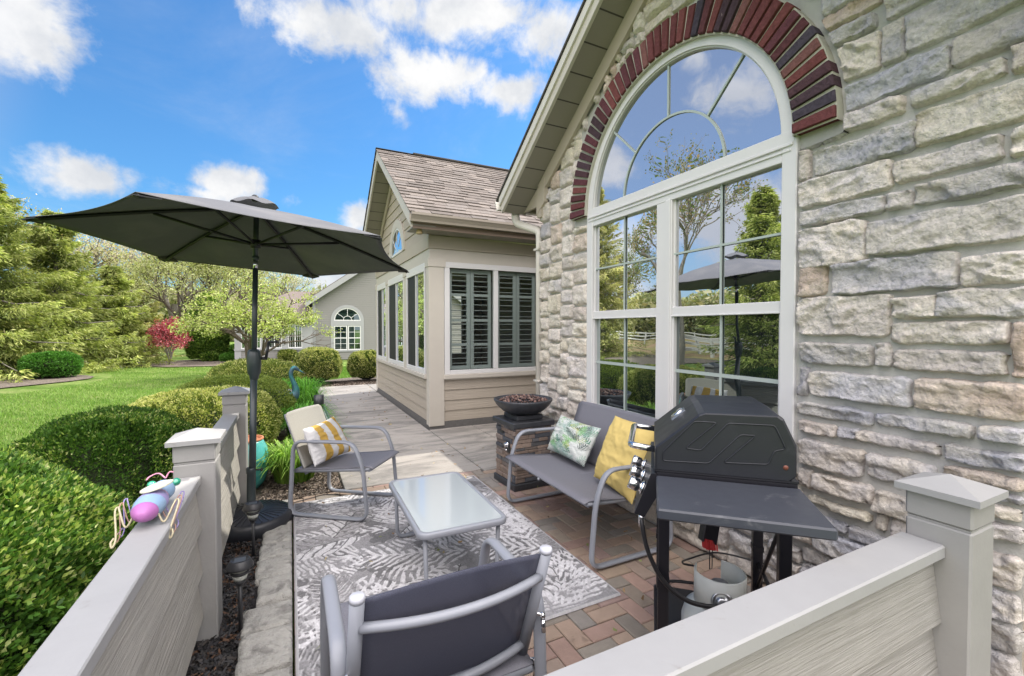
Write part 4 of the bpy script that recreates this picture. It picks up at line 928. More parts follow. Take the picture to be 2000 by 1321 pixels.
# table
tb = thing('coffee_table', 'low grey metal table with frosted glass top on the rug', 'table', (.858, 2.735, 0), R(-1.0))
hx, hy, zt = .262, .468, .415
def rrect(hx, hy, r, z, n=8):
    out = []
    for sx, sy, a0 in ((1, 1, 0), (-1, 1, 90), (-1, -1, 180), (1, -1, 270)):
        for i in range(n+1): a = R(a0+90*i/n); out.append((sx*(hx-r)+r*math.cos(a), sy*(hy-r)+r*math.sin(a), z))
    return out
mb = MB(); rings = [rrect(hx-.003, hy-.003, .06, zt-.034), rrect(hx, hy, .063, zt-.028), rrect(hx, hy, .063, zt-.008), rrect(hx-.006, hy-.006, .058, zt), rrect(hx-.022, hy-.022, .045, zt), rrect(hx-.026, hy-.026, .042, zt-.006), rrect(hx-.026, hy-.026, .042, zt-.034)]
n = len(rings[0]); vs = [p for r_ in rings for p in r_]; fs = [(k*n+i, k*n+(i+1) % n, ((k+1) % 7)*n+(i+1) % n, ((k+1) % 7)*n+i) for k in range(7) for i in range(n)]; mb.add(vs, fs, True); mb.build('table_rim', FRM, tb, world=False)
mb = MB(); mb.prism(rrect(hx-.0262, hy-.0262, .042, zt-.012), (0, 0, .007))
def frost():
    m, nt, g, out = base('frosted_glass'); p = g.n('ShaderNodeBsdfPrincipled'); p.inputs['Base Color'].default_value = (.46, .51, .53, 1); p.inputs['Roughness'].default_value = .13; p.inputs['Specular IOR Level'].default_value = 1.0; p.inputs['Coat Weight'].default_value = .8; p.inputs['Coat Roughness'].default_value = .04
    nt.links.new(p.outputs[0], out.inputs[0]); return m
mb.build('tabletop', frost(), tb, world=False)
for s in (1, -1):
    mb = MB(); y = s*.405; mb.tube(roundpath([(-.215, y, zt-.03), (-.205, y, .024), (.205, y, .024), (.215, y, zt-.03)], .06, 6), .0125, 10, up=(0, 1, 0)); mb.build('leg_loop', FRM, tb, world=False)

# pillows
def pillow(name, label, TL, TR, BR, BL, thick, m, colf, n=64, wr=.012, sd=0):
    TL, TR, BR, BL = [np.array(p) for p in (TL, TR, BR, BL)]; nrm = np.cross(TR-TL, BL-TL); nrm /= np.linalg.norm(nrm)
    if nrm[0] > 0 and name: pass
    c = (TL+TR+BR+BL)/4; up = np.array((0, 0, 1.0))
    if nrm @ (np.array((0, 0, 1.5))-c) < 0: nrm = -nrm
    u, v = np.meshgrid(np.linspace(-1, 1, n), np.linspace(-1, 1, n)); V = []; C = []
    for side in (1, -1):
        pin = .07; uu = u*(1-pin*(1-v**2)*(np.abs(u)**3)*0+0); uu = u*(1-.06*(1-v*v)*np.abs(u)**6); vv = v*(1-.06*(1-u*u)*np.abs(v)**6)
        a, b = (uu+1)/2, (vv+1)/2; P = (TL[None, None]*((1-a)*b)[..., None]+TR*(a*b)[..., None]+BR*(a*(1-b))[..., None]+BL*((1-a)*(1-b))[..., None])
        t = thick*(np.clip((1-np.abs(u)**3.2), 0, 1)**.65*np.clip((1-np.abs(v)**3.2), 0, 1)**.65)
        w_ = wr*(fbm(u*2.2+sd, v*4+sd, 4, sd+side, True)-.5)*np.minimum(t/thick*2.5, 1)+wr*.6*(fbm((u+v)*5, (u-v)*1.6, 3, sd+9)-.5)*np.minimum(t/thick*2, 1)
        V.append((P+nrm*((t+w_)*side)[..., None]).reshape(-1, 3)); C.append(colf(u, v).reshape(-1, 3))
    idx = np.arange(n*n).reshape(n, n); F0 = np.stack([idx[:-1, :-1], idx[:-1, 1:], idx[1:, 1:], idx[1:, :-1]], -1).reshape(-1, 4)
    o = bulk(name, np.concatenate(V), np.concatenate([F0, F0[:, ::-1]+n*n]), m, vcol=np.concatenate(C)); tag(o, label, 'pillow', 'patio pillows'); return o
FAB = mat('pillow_cloth', attr=True, rough=.85, spec=.2, bump=.5, bscale=220, bdist=.0012)
def stripes(u, v):
    x = (u+1)/2; wv = x+.01*np.sin(v*3); y_ = ((wv > .205) & (wv < .375)) | ((wv > .53) & (wv < .70)) | ((wv > .86) & (wv < .97))
    return np.where(y_[..., None], np.array((.56, .36, .085)), np.array((.66, .655, .655)))
pillow('throw_pillow', 'white pillow with mustard yellow stripes on the chair beside the planter', (.075, 3.80, .715), (.327, 4.138, .735), (.475, 4.165, .405), (.155, 3.765, .42), .062, FAB, stripes, wr=.016, sd=3)
def palm(u, v):
    n = u.shape; T = np.ones(n+(3,))*np.array((.60, .63, .60)); rp = random.Random(8); uu = u+.04*(fbm(u*4, v*4, 3, 2)-.5); vv = v+.04*(fbm(u*4, v*4, 3, 5)-.5)
    cols = [(.10, .23, .17), (.22, .36, .28), (.36, .46, .40), (.55, .60, .57), (.20, .42, .16), (.09, .12, .11), (.30, .42, .38), (.62, .64, .62), (.42, .45, .12)]
    for i in range(72):
        cx, cy, a, L, w = rp.uniform(-1, 1), rp.uniform(-1, 1), rp.uniform(0, 6.28), rp.uniform(.35, .8), rp.uniform(.10, .20); ca, sa = math.cos(a), math.sin(a)
        p = ((uu-cx)*ca+(vv-cy)*sa)/L; q = -(uu-cx)*sa+(vv-cy)*ca+.12*p*p; hw = w*np.clip(np.sin(np.clip(p+.5, 0, 1)*math.pi), 0, 1)**.6
        st = np.sin((p*L-np.abs(q)*.9)*2*math.pi/.085); m_ = (np.abs(q) < hw) & (np.abs(p) < .5) & (st > -.35+np.abs(q)/np.maximum(hw, .01)*.7) | ((np.abs(q) < .008) & (np.abs(p) < .5))
        T[m_] = cols[rp.randrange(len(cols))]
    return T*.95
pillow('throw_pillow', 'small pillow with green and white palm leaf print on the bench', (2.165, 3.365, .72), (2.165, 2.790, .715), (2.02, 2.815, .425), (2.02, 3.365, .43), .072, FAB, palm, n=170, wr=.014, sd=5)
pillow('throw_pillow', 'large plain yellow pillow on the bench behind the grill handle', (2.10, 2.545, .865), (2.102, 2.105, .875), (1.935, 2.175, .375), (1.955, 2.605, .425), .085, FAB, lambda u, v: np.ones(u.shape+(3,))*np.array((.62, .475, .17)), wr=.015, sd=11)

# ================================================================== UMBRELLA
UB = Vector((-.285, 3.93, 0)); UT = Vector((-.235, 3.95, 2.107))
um = thing('patio_umbrella', 'open grey hexagonal patio umbrella on a dark pole over the seating', 'umbrella', UB)
POLE = mat('dark_green_metal', (.030, .042, .045), .35, spec=.6); RIB = mat('dark_rib', (.012, .013, .015), .45)
pt = lambda z: UB+(UT-UB)*(z/UT.z)
mb = MB(); mb.tube([pt(.10), pt(1.20)], .0245, 18); mb.tube([pt(1.20), pt(1.955)], .019, 18); mb.tube([pt(2.03), pt(2.40)], .019, 18); mb.tube([pt(2.02), pt(2.05)], .024, 16); mb.build('pole', POLE, um)
mb = MB(); mb.tube([pt(1.955), pt(2.02)], .0165, 18); mb.build('pole_sleeve', CHROME, um)
mb = MB(); mb.lathe([(.026, -.13), (.030, -.125), (.033, -.10), (.045, -.08), (.050, .0), (.049, .05), (.044, .085), (.030, .10), (.0245, .10)], pt(1.235), 28); mb.build('crank_housing', POLE, um)
ck = MB(); c = pt(1.235)+Vector((.045, -.005, .03)); ck.tube([c, c+Vector((.035, -.012, 0))], .012, 10, up=(0, 0, 1)); ck.tube([c+Vector((.035, -.012, -.01)), c+Vector((.058, -.02, .125))], .010, 8, up=(1, 0, 0)); ck.tube([c+Vector((.055, -.02, .125)), c+Vector((.12, -.04, .128))], .008, 8); ck.build('crank_handle', RIB, um)
r0, ph0, tx, ty = 1.225, -1.944, -.0532, -.0375
tips = [UT+Vector((r0*math.cos(ph0-k*math.pi/3), r0*math.sin(ph0-k*math.pi/3), tx*r0*math.cos(ph0-k*math.pi/3)+ty*r0*math.sin(ph0-k*math.pi/3))) for k in range(6)]
apex = UT+Vector((0, 0, .325))
V, F = [], []
M_, S_ = 16, 12                                       # rings, segments per panel
for i in range(M_+1):
    a = .10+.90*i/M_
    for k in range(6):
        A, B = apex.lerp(tips[k], a), apex.lerp(tips[(k+1) % 6], a)
        A = A+Vector((0, 0, .014*math.sin(math.pi*a))); B = B+Vector((0, 0, .014*math.sin(math.pi*a)))
        for j in range(S_):
            t = j/S_; P = A.lerp(B, t); ctr = apex.lerp(UT+Vector((0, 0, 0)), a); sg_ = 4*t*(1-t); P = P+(Vector((ctr.x, ctr.y, P.z))-P)*(.055*sg_*a*a)+Vector((0, 0, -.020*sg_*a+.012*sg_*a*a)); V.append(P)
W_ = 6*S_
for i in range(M_):
    for j in range(W_): F.append((i*W_+j, i*W_+(j+1) % W_, (i+1)*W_+(j+1) % W_, (i+1)*W_+j))
Vt = [tuple(p) for p in V]; N = len(Vt); Vb = [(p[0], p[1], p[2]-.003) for p in Vt]
rim = [(M_*W_+j, M_*W_+(j+1) % W_, N+M_*W_+(j+1) % W_, N+M_*W_+j) for j in range(W_)]
def canopym():
    m, nt, g, out = base('canopy_fabric'); oc = g.n('ShaderNodeTexCoord').outputs['Object']; p = g.n('ShaderNodeBsdfPrincipled')
    c = g.mix(g.sm(g.noise(oc, 260, 3, .7), .3, .7), (.150, .155, .170, 1), (.195, .20, .215, 1)); c = g.mix(g.m('MULTIPLY', g.sm(g.noise(oc, 3, 5), .45, .75), .5), c, (.27, .265, .265, 1)); g.put(p, 'Base Color', c); p.inputs['Roughness'].default_value = .85; p.inputs['Specular IOR Level'].default_value = .2
    t = g.n('ShaderNodeBsdfTranslucent'); t.inputs[0].default_value = (.05, .05, .05, 1); s = g.n('ShaderNodeMixShader'); s.inputs[0].default_value = .25
    nt.links.new(p.outputs[0], s.inputs[1]); nt.links.new(t.outputs[0], s.inputs[2]); nt.links.new(s.outputs[0], out.inputs[0]); return m
CAN = canopym()
bulk('canopy', Vt+Vb, F+[tuple(N+i for i in f[::-1]) for f in F]+rim, CAN, um)
mb = MB()                                            # vent flap on top
vv_, vf = [], []
for i in range(6):
    a = i/5
    for j in range(36):
        th = 2*math.pi*j/36; r_ = .015+.15*a; lift = .010*math.sin(j/36*math.pi*12)*a; z = .085-.06*a*a+lift
        vv_.append(apex+Vector((r_*math.cos(th+ph0), r_*math.sin(th+ph0), z-.02)))
vf = [(i*36+j, i*36+(j+1) % 36, (i+1)*36+(j+1) % 36, (i+1)*36+j) for i in range(5) for j in range(36)]; bulk('vent_flap', [tuple(p) for p in vv_], vf, CAN, um)
mb = MB(); mb.lathe([(0, .02), (.014, .018), (.024, .008), (.026, 0), (.02, -.03), (.0, -.03)], apex+Vector((0, 0, .068)), 16); mb.build('finial', RIB, um)
hub = pt(2.14); hub2 = pt(2.36)
mb = MB(); mb.tube([hub-Vector((0, 0, .03)), hub+Vector((0, 0, .035))], .036, 14); mb.build('hub', RIB, um)
for k in range(6):
    mb = MB(); e_ = tips[k]; rp_ = [apex.lerp(e_, a)+Vector((0, 0, .014*math.sin(math.pi*a)-.020)) for a in np.linspace(.05, .995, 12)]; mb.tube(rp_, .0125, 8); rb = mb.build('rib', RIB, um)
    mb = MB(); q = apex.lerp(e_, .50)+Vector((0, 0, .014-.030)); mb.tube([hub+(q-hub).normalized()*.03, q], .0105, 8); mb.build('strut', RIB, rb)
    mb = MB(); d = (e_-apex).normalized(); d2 = (tips[(k+1) % 6]-e_).normalized(); d3 = (tips[k-1]-e_).normalized(); mb.prism([e_+d*.015+Vector((0, 0, -.012)), e_+d2*.10-d*.01+Vector((0, 0, -.012)), e_-d*.10+Vector((0, 0, -.002)), e_+d3*.10-d*.01+Vector((0, 0, -.012))], (0, 0, -.006)); mb.build('rib_pocket', RIB, um)
ub = thing('umbrella_base', 'round black ribbed umbrella base on the mulch beside the rug', 'umbrella base', UB)
mb = MB(); mb.lathe([(0, .138), (.07, .138), (.075, .132), (.25, .112), (.274, .104), (.286, .084), (.290, .0), (0, .0)], UB+Vector((.0, .0, -.03)), 64)
for i in range(36):
    a = 2*math.pi*i/36; c, s = math.cos(a), math.sin(a); mb.obox(UB+Vector((c*.168, s*.168, .0915)), (c*.082, s*.082, -.010), (-s*.0042, c*.0042, 0), (0, 0, .006))
mb.build('base_disc', mat('base_plastic', (.028, .030, .036), .38, bump=.2, bscale=160, bdist=.0008), ub)
mb = MB(); mb.lathe([(.05, 0), (.05, .02), (.032, .04), (.030, .30), (.034, .305), (.034, .34), (.030, .345), (.0245, .345)], UB+Vector((0, 0, .085)), 24); mb.build('pole_tube', POLE, ub)
mb = MB(); c = UB+Vector((.03, -.01, .41)); mb.tube([c, c+Vector((.035, -.012, .0))], .006, 8); mb.lathe([(0, 0), (.014, .002), (.014, .014), (0, .016)], c+Vector((.035, -.012, 0)), 10, axis='X'); mb.build('clamp_knob', RIB, ub)

# ================================================================== FIRE COLUMN
fp = thing('fire_column', 'stacked stone fire column with round black bowl of lava rock', 'fire pit', (2.02, 3.82, 0), R(2))
def L2W(t, p): return xf(t) @ Vector(p)
BLK = mat('black_concrete', (.040, .042, .048), .45, var=.5, vscale=14, bump=.6, bscale=60, bdist=.004, rvar=.15)
mb = MB(); mb.box((-.215, -.215, 0), (.215, .215, .062), .006); mb.build('plinth', BLK, fp, world=False)
mb = MB(); cs = [(.22, .165, .135), (.26, .195, .155), (.19, .155, .135), (.12, .12, .125), (.28, .215, .175), (.23, .18, .155), (.085, .09, .105)]
h_ = .19; mb.cur = (.05, .045, .04); mb.box((-h_+.012, -h_+.012, .06), (h_-.012, h_-.012, .575))
for ax in range(4):
    z = .064; c, s = (1, 0, -1, 0)[ax], (0, 1, 0, -1)[ax]
    while z < .57:
        hh = random.choice([.026, .034, .042]); hh = min(hh, .576-z); x = -h_
        while x < h_-.001:
            w = min(random.choice([.07, .10, .14, .18]), h_-x); w = h_-x if h_-x-w < .03 else w
            pr = random.uniform(.0, .016); mb.cur = shade(random.choice(cs), .8, 1.2); t = MB().box((x+.0015, -h_-pr, z+.0015), (x+w-.0015, -h_+.012, z+hh-.0015), .004)
            mb.add([(p[0]*c-p[1]*s, p[0]*s+p[1]*c, p[2]) for p in t.v], t.f); x += w
        z += hh
mb.build('stone_cladding', mat('ledger_stone', rough=.85, attr=True, var=.35, vscale=25, bump=1, bscale=70, bdist=.006), fp, col=True, world=False)
mb = MB(); mb.box((-.225, -.225, .577), (.225, .225, .628), .007); mb.build('top_slab', BLK, fp, world=False)
mb = MB(); mb.box((-.14, -.14, .629), (.14, .14, .672), .006); mb.build('bowl_stand', BLK, fp, world=False)
mb = MB(); mb.lathe([(0, .668), (.13, .672), (.20, .705), (.255, .755), (.285, .80), (.287, .815), (.272, .818), (.262, .80), (.24, .785), (0, .785)], (0, 0, 0), 48); mb.build('bowl', BLK, fp, world=False)
mb = MB(); rl = random.Random(3)
for i in range(230):
    a, r_ = rl.uniform(0, 6.28), .235*math.sqrt(rl.random()); s = rl.uniform(.009, .020); z = .79+.035*(1-(r_/.235)**2)+rl.uniform(-.006, .012); k = rl.uniform(.6, 1.3); mb.cur = tuple(q*k for q in rl.choice([(.13, .075, .065), (.09, .055, .05), (.20, .12, .10), (.07, .045, .045), (.26, .18, .15)]))
    ps = [Vector((rl.uniform(-1, 1), rl.uniform(-1, 1), rl.uniform(-1, 1))).normalized()*s*rl.uniform(.7, 1.1) for _ in range(4)]
    v = [Vector((s, 0, 0)), Vector((-s, 0, 0)), Vector((0, s, 0)), Vector((0, -s, 0)), Vector((0, 0, s)), Vector((0, 0, -s))]; v = [p*rl.uniform(.7, 1.15)+Vector((r_*math.cos(a), r_*math.sin(a), z)) for p in v]
    mb.add(v, [(0, 2, 4), (2, 1, 4), (1, 3, 4), (3, 0, 4), (2, 0, 5), (1, 2, 5), (3, 1, 5), (0, 3, 5)])
o = mb.build('lava_rocks', mat('lava', rough=.9, attr=True, bump=1, bscale=120, bdist=.004), fp, col=True, world=False, kind='stuff')
mb = MB(); mb.box((-.206, .03, .49), (-.20, .10, .515)); mb.box((-.207, -.10, .33), (-.199, -.03, .44), .004); mb.build('control_panel', DARKP, fp, world=False)
mb = MB(); mb.lathe([(0, -.035), (.016, -.034), (.018, -.012), (.026, -.008), (.026, 0)], (-.207, -.065, .405), 16, axis='X'); mb.lathe([(0, -.022), (.010, -.022), (.012, 0)], (-.207, -.065, .355), 12, axis='X'); mb.build('control_knob', CHROME, fp, world=False)

# ================================================================== GRILL  (local X: from the cook's side to the back, Y: along the body away from the viewer)
GB = Vector((.7210, -.6929, 0)); GA = Vector((.6929, .7210, 0))
gr = thing('gas_grill', 'black gas grill with closed lid and chrome knobs beside the stone wall', 'grill', (1.368, 1.395, 0), math.atan2(GB.y, GB.x))
BK = mat('grill_enamel', (.013, .0145, .020), .42, spec=.5, var=.2, vscale=5, bump=.25, bscale=260, bdist=.0007, rvar=.12, dirt=((.032, .034, .042), 5, .56, .72))
BKS = mat('grill_shelf_enamel', (.045, .050, .063), .42, spec=.45, bump=.2, bscale=260, bdist=.0006, dirt=((.17, .175, .185), 5, .58, .72), rvar=.15)
BKM = mat('grill_black', (.012, .012, .016), .35)
WG = .53
lid = [(-.005, .905), (-.003, 1.0), (.165, 1.145), (.190, 1.155), (.455, 1.158), (.475, 1.145), (.520, 1.045), (.522, .925), (.50, .905)]
mb = MB()
def lidring(y, k=1.0, dz=0): cx, cz = .26, .98; return [(cx+(a-cx)*k, y, cz+(b-cz)*k+dz) for a, b in lid]
rg = [lidring(0.0, .965), lidring(.006, .99), lidring(.016, 1.0), lidring(WG*.5, 1.0, .006), lidring(WG-.016, 1.0), lidring(WG-.006, .99), lidring(WG, .965)]
n = len(lid); vs = [p for r_ in rg for p in r_]; fs = [(k*n+i, k*n+(i+1) % n, (k+1)*n+(i+1) % n, (k+1)*n+i) for k in range(len(rg)-1) for i in range(n)]; fs += [tuple(range(n)), tuple(range((len(rg)-1)*n, len(rg)*n))[::-1]]
mb.add(vs, fs); ld_ = mb.build('lid', BK, gr, world=False)
rel = MB()
def ridge(pts, r=.0032, closed=True): rel.tube(roundpath([(a, -.0005, b) for a, b in pts], .012, 3, closed=closed), r, 6, closed=closed, ry=r*.8, up=(0, 1, 0))
ridge([(.028, .945), (.030, .985), (.150, 1.118), (.235, 1.118), (.115, 1.005), (.175, 1.000), (.275, 1.118), (.440, 1.120), (.480, 1.030), (.440, 1.020), (.420, .965), (.260, .958), (.375, 1.075), (.320, 1.075), (.205, .950)])
rel.build('embossed_side', BK, ld_, world=True) if 0 else rel.build('embossed_side', BK, ld_, world=False)
mb = MB(); mb.lathe([(0, -.003), (.0095, -.003), (.010, .004)], (.480, .002, .958), 16, axis='Y'); mb.build('side_badge', mat('copper_badge', (.16, .05, .03), .5, var=.5, vscale=120), ld_, world=False)
hd = MB(); sl_ = Vector((.168, 0, .145)).normalized(); nr_ = Vector((-sl_.z, 0, sl_.x)); b0 = Vector((.03, 0, 1.025)); hx_ = Vector((-.105, 0, .012)); h0 = Vector((.0, 0, .975))
hd.tube(roundpath([h0+Vector((0, .06, 0)), h0+hx_+Vector((0, .06, 0)), h0+hx_+Vector((0, WG-.06, 0)), h0+Vector((0, WG-.06, 0))],   .03, 5), .014, 12); hd.build('lid_handle', CHROME, ld_, world=False)
mb = MB(); c = b0+sl_*.10+nr_*.006+Vector((0, .27, 0)); mb.obox(c, sl_*.038, (0, .038, 0), nr_*.006, .003); mb.build('thermometer', mat('satin_metal', (.45, .46, .48), .3, metal=1), ld_, world=False)
mb = MB(); mb.lathe([(0, 0), (.034, 0), (.034, .006), (.028, .010), (0, .010)], (0, 0, 0), 24); t_ = Matrix.Translation(c+nr_*.005) @ nr_.to_track_quat('Z', 'Y').to_matrix().to_4x4(); mb.v = [tuple(t_ @ Vector(p)) for p in mb.v]; mb.build('thermometer_dial', CHROME, ld_, world=False)
mb = MB(); mb.box((.0, .004, .80), (.525, WG-.004, .898), .004); mb.box((-.002, .002, .898), (.527, WG-.002, .906)); mb.build('firebox', BKM, gr, world=False)
mb = MB(); mb.prism([(-.018, -.012, .89), (-.085, -.012, .715), (-.045, -.012, .700), (.03, -.012, .84), (.0, -.012, .89)], (0, WG+.024, 0)); pn = mb.build('control_panel', BKM, gr, world=False)
pd = Vector((-.067, 0, -.175)).normalized(); pnr = Vector((pd.z, 0, -pd.x)); pnr = -pnr if pnr.x > 0 else pnr
for i, y in enumerate((.05, .215, .38)):
    mb = MB(); mb.lathe([(.030, 0), (.030, .008), (.022, .010), (.022, .020), (.0285, .024), (.0285, .060), (.025, .064), (0, .064)], (0, 0, 0), 28); c = Vector((-.018, y, .89))+pd*.09; t_ = Matrix.Translation(c) @ pnr.to_track_quat('Z', 'Y').to_matrix().to_4x4(); mb.v = [tuple(t_ @ Vector(p)) for p in mb.v]; mb.build('knob', CHROME, gr, world=False)
for i, k in enumerate((.02, .155)):                   # two more knobs of the row as it curls up the panel end
    pass
mb = MB(); mb.box((.002, -.372, .846), (.530, -.006, .884), .006); mb.build('side_shelf', BKS, gr, world=False)
mb = MB(); mb.box((.002, WG+.006, .846), (.530, WG+.34, .884), .006) if 0 else mb.box((.01, WG+.006, .50), (.52, WG+.03, .86), .005); mb.build('folded_shelf', BKS, gr, world=False)
for x, y in ((.012, .01), (.465, .01), (.012, WG-.055), (.465, WG-.055)):
    mb = MB(); mb.box((x, y, .06), (x+.045, y+.045, .80), .003); mb.box((x-.003, y-.003, .40), (x+.048, y+.048, .425)); mb.build('leg', BKM, gr, world=False)
mb = MB(); mb.box((.0, .0, .10), (.52, WG, .125), .004); mb.tube([(.034, .03, .30), (.034, WG-.03, .30)], .012, 8); mb.tube([(.49, .03, .34), (.49, WG-.03, .34)], .010, 8); mb.tube([(.487, .03, .76), (.487, WG-.03, .20)], .009, 8); mb.build('lower_frame', BKM, gr, world=False)
for x in (.035, .49):
    mb = MB(); mb.lathe([(0, -.014), (.07, -.014), (.075, -.008), (.075, .008), (.07, .014), (0, .014)], (x, -.0, .075), 24, axis='X') if x < .1 else mb.lathe([(0, -.014), (.04, -.014), (.042, .014), (0, .014)], (x, .02, .042), 20, axis='X'); mb.build('wheel', DARKP, gr, world=False)
mb = MB(); mb.lathe([(0, -.05), (.03, -.05), (.055, -.03), (.06, 0), (.06, .01), (0, .01)], (.36, .25, .72), 24); mb.build('grease_cup', mat('satin_metal', (.45, .46, .48), .3, metal=1), gr, world=False)

# propane tank with hose
tk = thing('propane_tank', 'pale grey propane tank with collar standing under the grill shelf', 'gas tank', (1.655, 1.305, 0))
TKM = mat('tank_enamel', (.60, .63, .61), .4, var=.12, vscale=8, bump=.2, bscale=100, bdist=.001, dirt=((.30, .30, .27), 9, .6, .85))
mb = MB(); mb.lathe([(0, .03), (.10, .032), (.14, .06), (.155, .11), (.155, .23), (.14, .28), (.10, .315), (.05, .33), (0, .335)], (1.655, 1.305, 0), 48); mb.lathe([(.102, 0), (.106, 0), (.106, .035), (.102, .035)], (1.655, 1.305, 0), 40); mb.build('tank_body', TKM, tk)
mb = MB(); c = (1.655, 1.305); V_ = []; n = 40
for i in range(n+1):
    a = R(-60)+R(285)*i/n+math.pi*.95; lift = .0
    for r_, z in ((.104, .305), (.104, .445), (.100, .449), (.098, .445), (.098, .305)): V_.append((c[0]+r_*math.cos(a), c[1]+r_*math.sin(a), z))
mb.add(V_, [(i*5+j, i*5+(j+1) % 5, (i+1)*5+(j+1) % 5, (i+1)*5+j) for i in range(n) for j in range(5)]+[(0, 1, 2, 3, 4), tuple(n*5+j for j in range(5))], True); mb.build('collar', TKM, tk)
BRS = mat('brass', (.45, .30, .12), .35, metal=1)
mb = MB(); mb.tube([(1.655, 1.305, .33), (1.655, 1.305, .375)], .018, 12); mb.tube([(1.655, 1.305, .36), (1.60, 1.26, .36)], .013, 10); vl = mb.build('valve', BRS, tk)
mb = MB(); mb.lathe([(0, .022), (.02, .02), (.034, .014), (.036, .004), (.030, 0), (0, 0)], (1.655, 1.305, .385), 10); mb.build('valve_wheel', mat('grey_plastic', (.16, .17, .19), .5), vl)
hs = thing('gas_hose', 'black rubber gas hose looping from the grill panel to the propane tank', 'hose', (1.45, 1.3, .3))
mb = MB(); t_ = (Matrix.Translation((1.585, 1.235, .365)) @ Vector((-.75, -.6, .25)).to_track_quat('Z', 'Y').to_matrix().to_4x4()); q = MB().lathe([(0, -.02), (.03, -.02), (.044, -.012), (.046, 0), (.044, .012), (.036, .016), (.034, .010), (.026, .010), (.024, .018), (.014, .020), (0, .020)], (0, 0, 0), 28); mb.add([t_ @ Vector(p) for p in q.v], q.f, True); mb.build('regulator', mat('satin_metal', (.45, .46, .48), .3, metal=1), hs)
mb = MB(); hp = [(1.335, 1.44, .70), (1.325, 1.425, .66), (1.335, 1.40, .56), (1.375, 1.355, .45), (1.44, 1.30, .385), (1.51, 1.26, .36), (1.565, 1.235, .357)]
def smooth(pts, k=8):
    P = [Vector(p) for p in pts]; P = [P[0]*2-P[1]]+P+[P[-1]*2-P[-2]]; out = []
    for i in range(1, len(P)-2):
        for j in range(k):
            t = j/k; a, b, c_, d = P[i-1:i+3]; out.append(.5*((2*b)+(c_-a)*t+(2*a-5*b+4*c_-d)*t*t+(3*b-a-3*c_+d)*t**3))
    return out+[P[-2]]
mb.tube(smooth(hp), .0095, 10); mb.build('rubber_tube', mat('rubber', (.014, .014, .016), .4), hs)
mb = MB(); mb.tube([(1.330, 1.440, .72), (1.332, 1.437, .655)], .013, 10); mb.build('hose_fitting', CHROME, hs)
ch = MB(); ch.tube(smooth([(1.72, 1.50, .36), (1.78, 1.62, .30), (1.92, 1.72, .24), (2.2, 1.75, .20), (2.40, 1.6, .16)]), .005, 8); ch.tube(smooth([(1.55, 1.55, .30), (1.62, 1.50, .31), (1.72, 1.40, .31), (1.85, 1.25, .28)]), .007, 8)
o = ch.build('black_cable', mat('rubber', (.014, .014, .016), .4)); tag(o, 'thin black cable sagging behind the propane tank under the grill', 'cable')
br = thing('grill_brush', 'black grill brush with red bristles hanging under the side shelf', 'brush', (1.555, 1.262, .66))
bx, by = 1.548, 1.268
mb = MB(); mb.tube([(bx+.01, by, .845), (bx+.008, by, .76), (bx+.0, by, .70)], .010, 8, radii=[.008, .010, .013]); mb.obox((bx-.008, by, .66), (.034, -.008, -.012), (.006, .018, 0), (.010, 0, .042), .004); mb.build('brush_head', BKM, br)
mb = MB(); mb.cur = (1, 1, 1)
for i in range(150): a, b = random.uniform(-1, 1), random.uniform(-1, 1); p = Vector((bx-.016+a*.03, by-.006+b*.014, .632-a*.010)); mb.tube([p, p+Vector((-.010+random.uniform(-.004, .004), -.012+random.uniform(-.004, .004), -.034))], .0013, 4, caps=False)
mb.build('bristles', mat('red_bristle', (.50, .02, .02), .5), br)
mb = MB(); mb.tube([(bx-.004, by, .64), (bx-.002, by, .50), (bx+.012, by, .50), (bx+.014, by, .64)], .0022, 6); mb.build('wire_scraper', BKM, br)

# ================================================================== GARDEN LIGHTS
def solar(x, y, h, label, s=1.0):
    t = thing('solar_light', label, 'garden light', (x, y, -.03), 0, 'black solar path lights in the mulch'); c = (x, y, 0)
    GLS = mat('lens_plastic', (.55, .57, .52), .15, spec=.8, alpha=.75)
    P = lambda pr: [(r_*s, z) for r_, z in pr]
    mb = MB(); mb.lathe(P([(.0, h-.006), (.034, h-.006), (.040, h), (.044, h-.002), (.060, h-.032), (.060, h-.038), (.040, h-.040), (0, h-.040)]), c, 32); mb.build('cap', DARKP, t)
    mb = MB(); mb.box((x-.024*s, y-.024*s, h-.006), (x+.024*s, y+.024*s, h-.003)); mb.build('solar_panel', mat('solar_cell', (.06, .065, .07), .35, spec=.5), t)
    mb = MB(); mb.lathe(P([(.036, h-.0405), (.036, h-.056), (.034, h-.0565), (.034, h-.0405)]), c, 28); mb.lathe(P([(.034, h-.074), (.030, h-.094), (.024, h-.102), (0, h-.102)]), c, 28)
    for i in range(14): a = 2*math.pi*i/14; mb.tube([(x+.034*s*math.cos(a), y+.034*s*math.sin(a), h-.074), (x+.026*s*math.cos(a), y+.026*s*math.sin(a), h-.101)], .002, 5)
    mb.build('lens', GLS, t)
    mb = MB(); mb.lathe(P([(.034, h-.0566), (.041, h-.058), (.042, h-.066), (.036, h-.0735), (0, h-.0735)]), c, 28); mb.lathe(P([(.024, h-.1022), (.028, h-.106), (.022, h-.120), (.012, h-.130), (0, h-.130)]), c, 24); mb.build('lamp_ring', DARKP, t)
    mb = MB(); mb.tube([(x, y, h-.129), (x, y, -.035)], .0095*s, 10); mb.build('stake', DARKP, t)
solar(-.238, 2.56, .352, 'black solar path light nearest the viewer, between fence post and border stones'); solar(-.238, 3.40, .338, 'black solar path light standing in front of the umbrella base')
t = thing('cup_light', 'black cup shaped garden light on a stake behind the striped pillow chair', 'garden light', (.345, 6.8, 0))
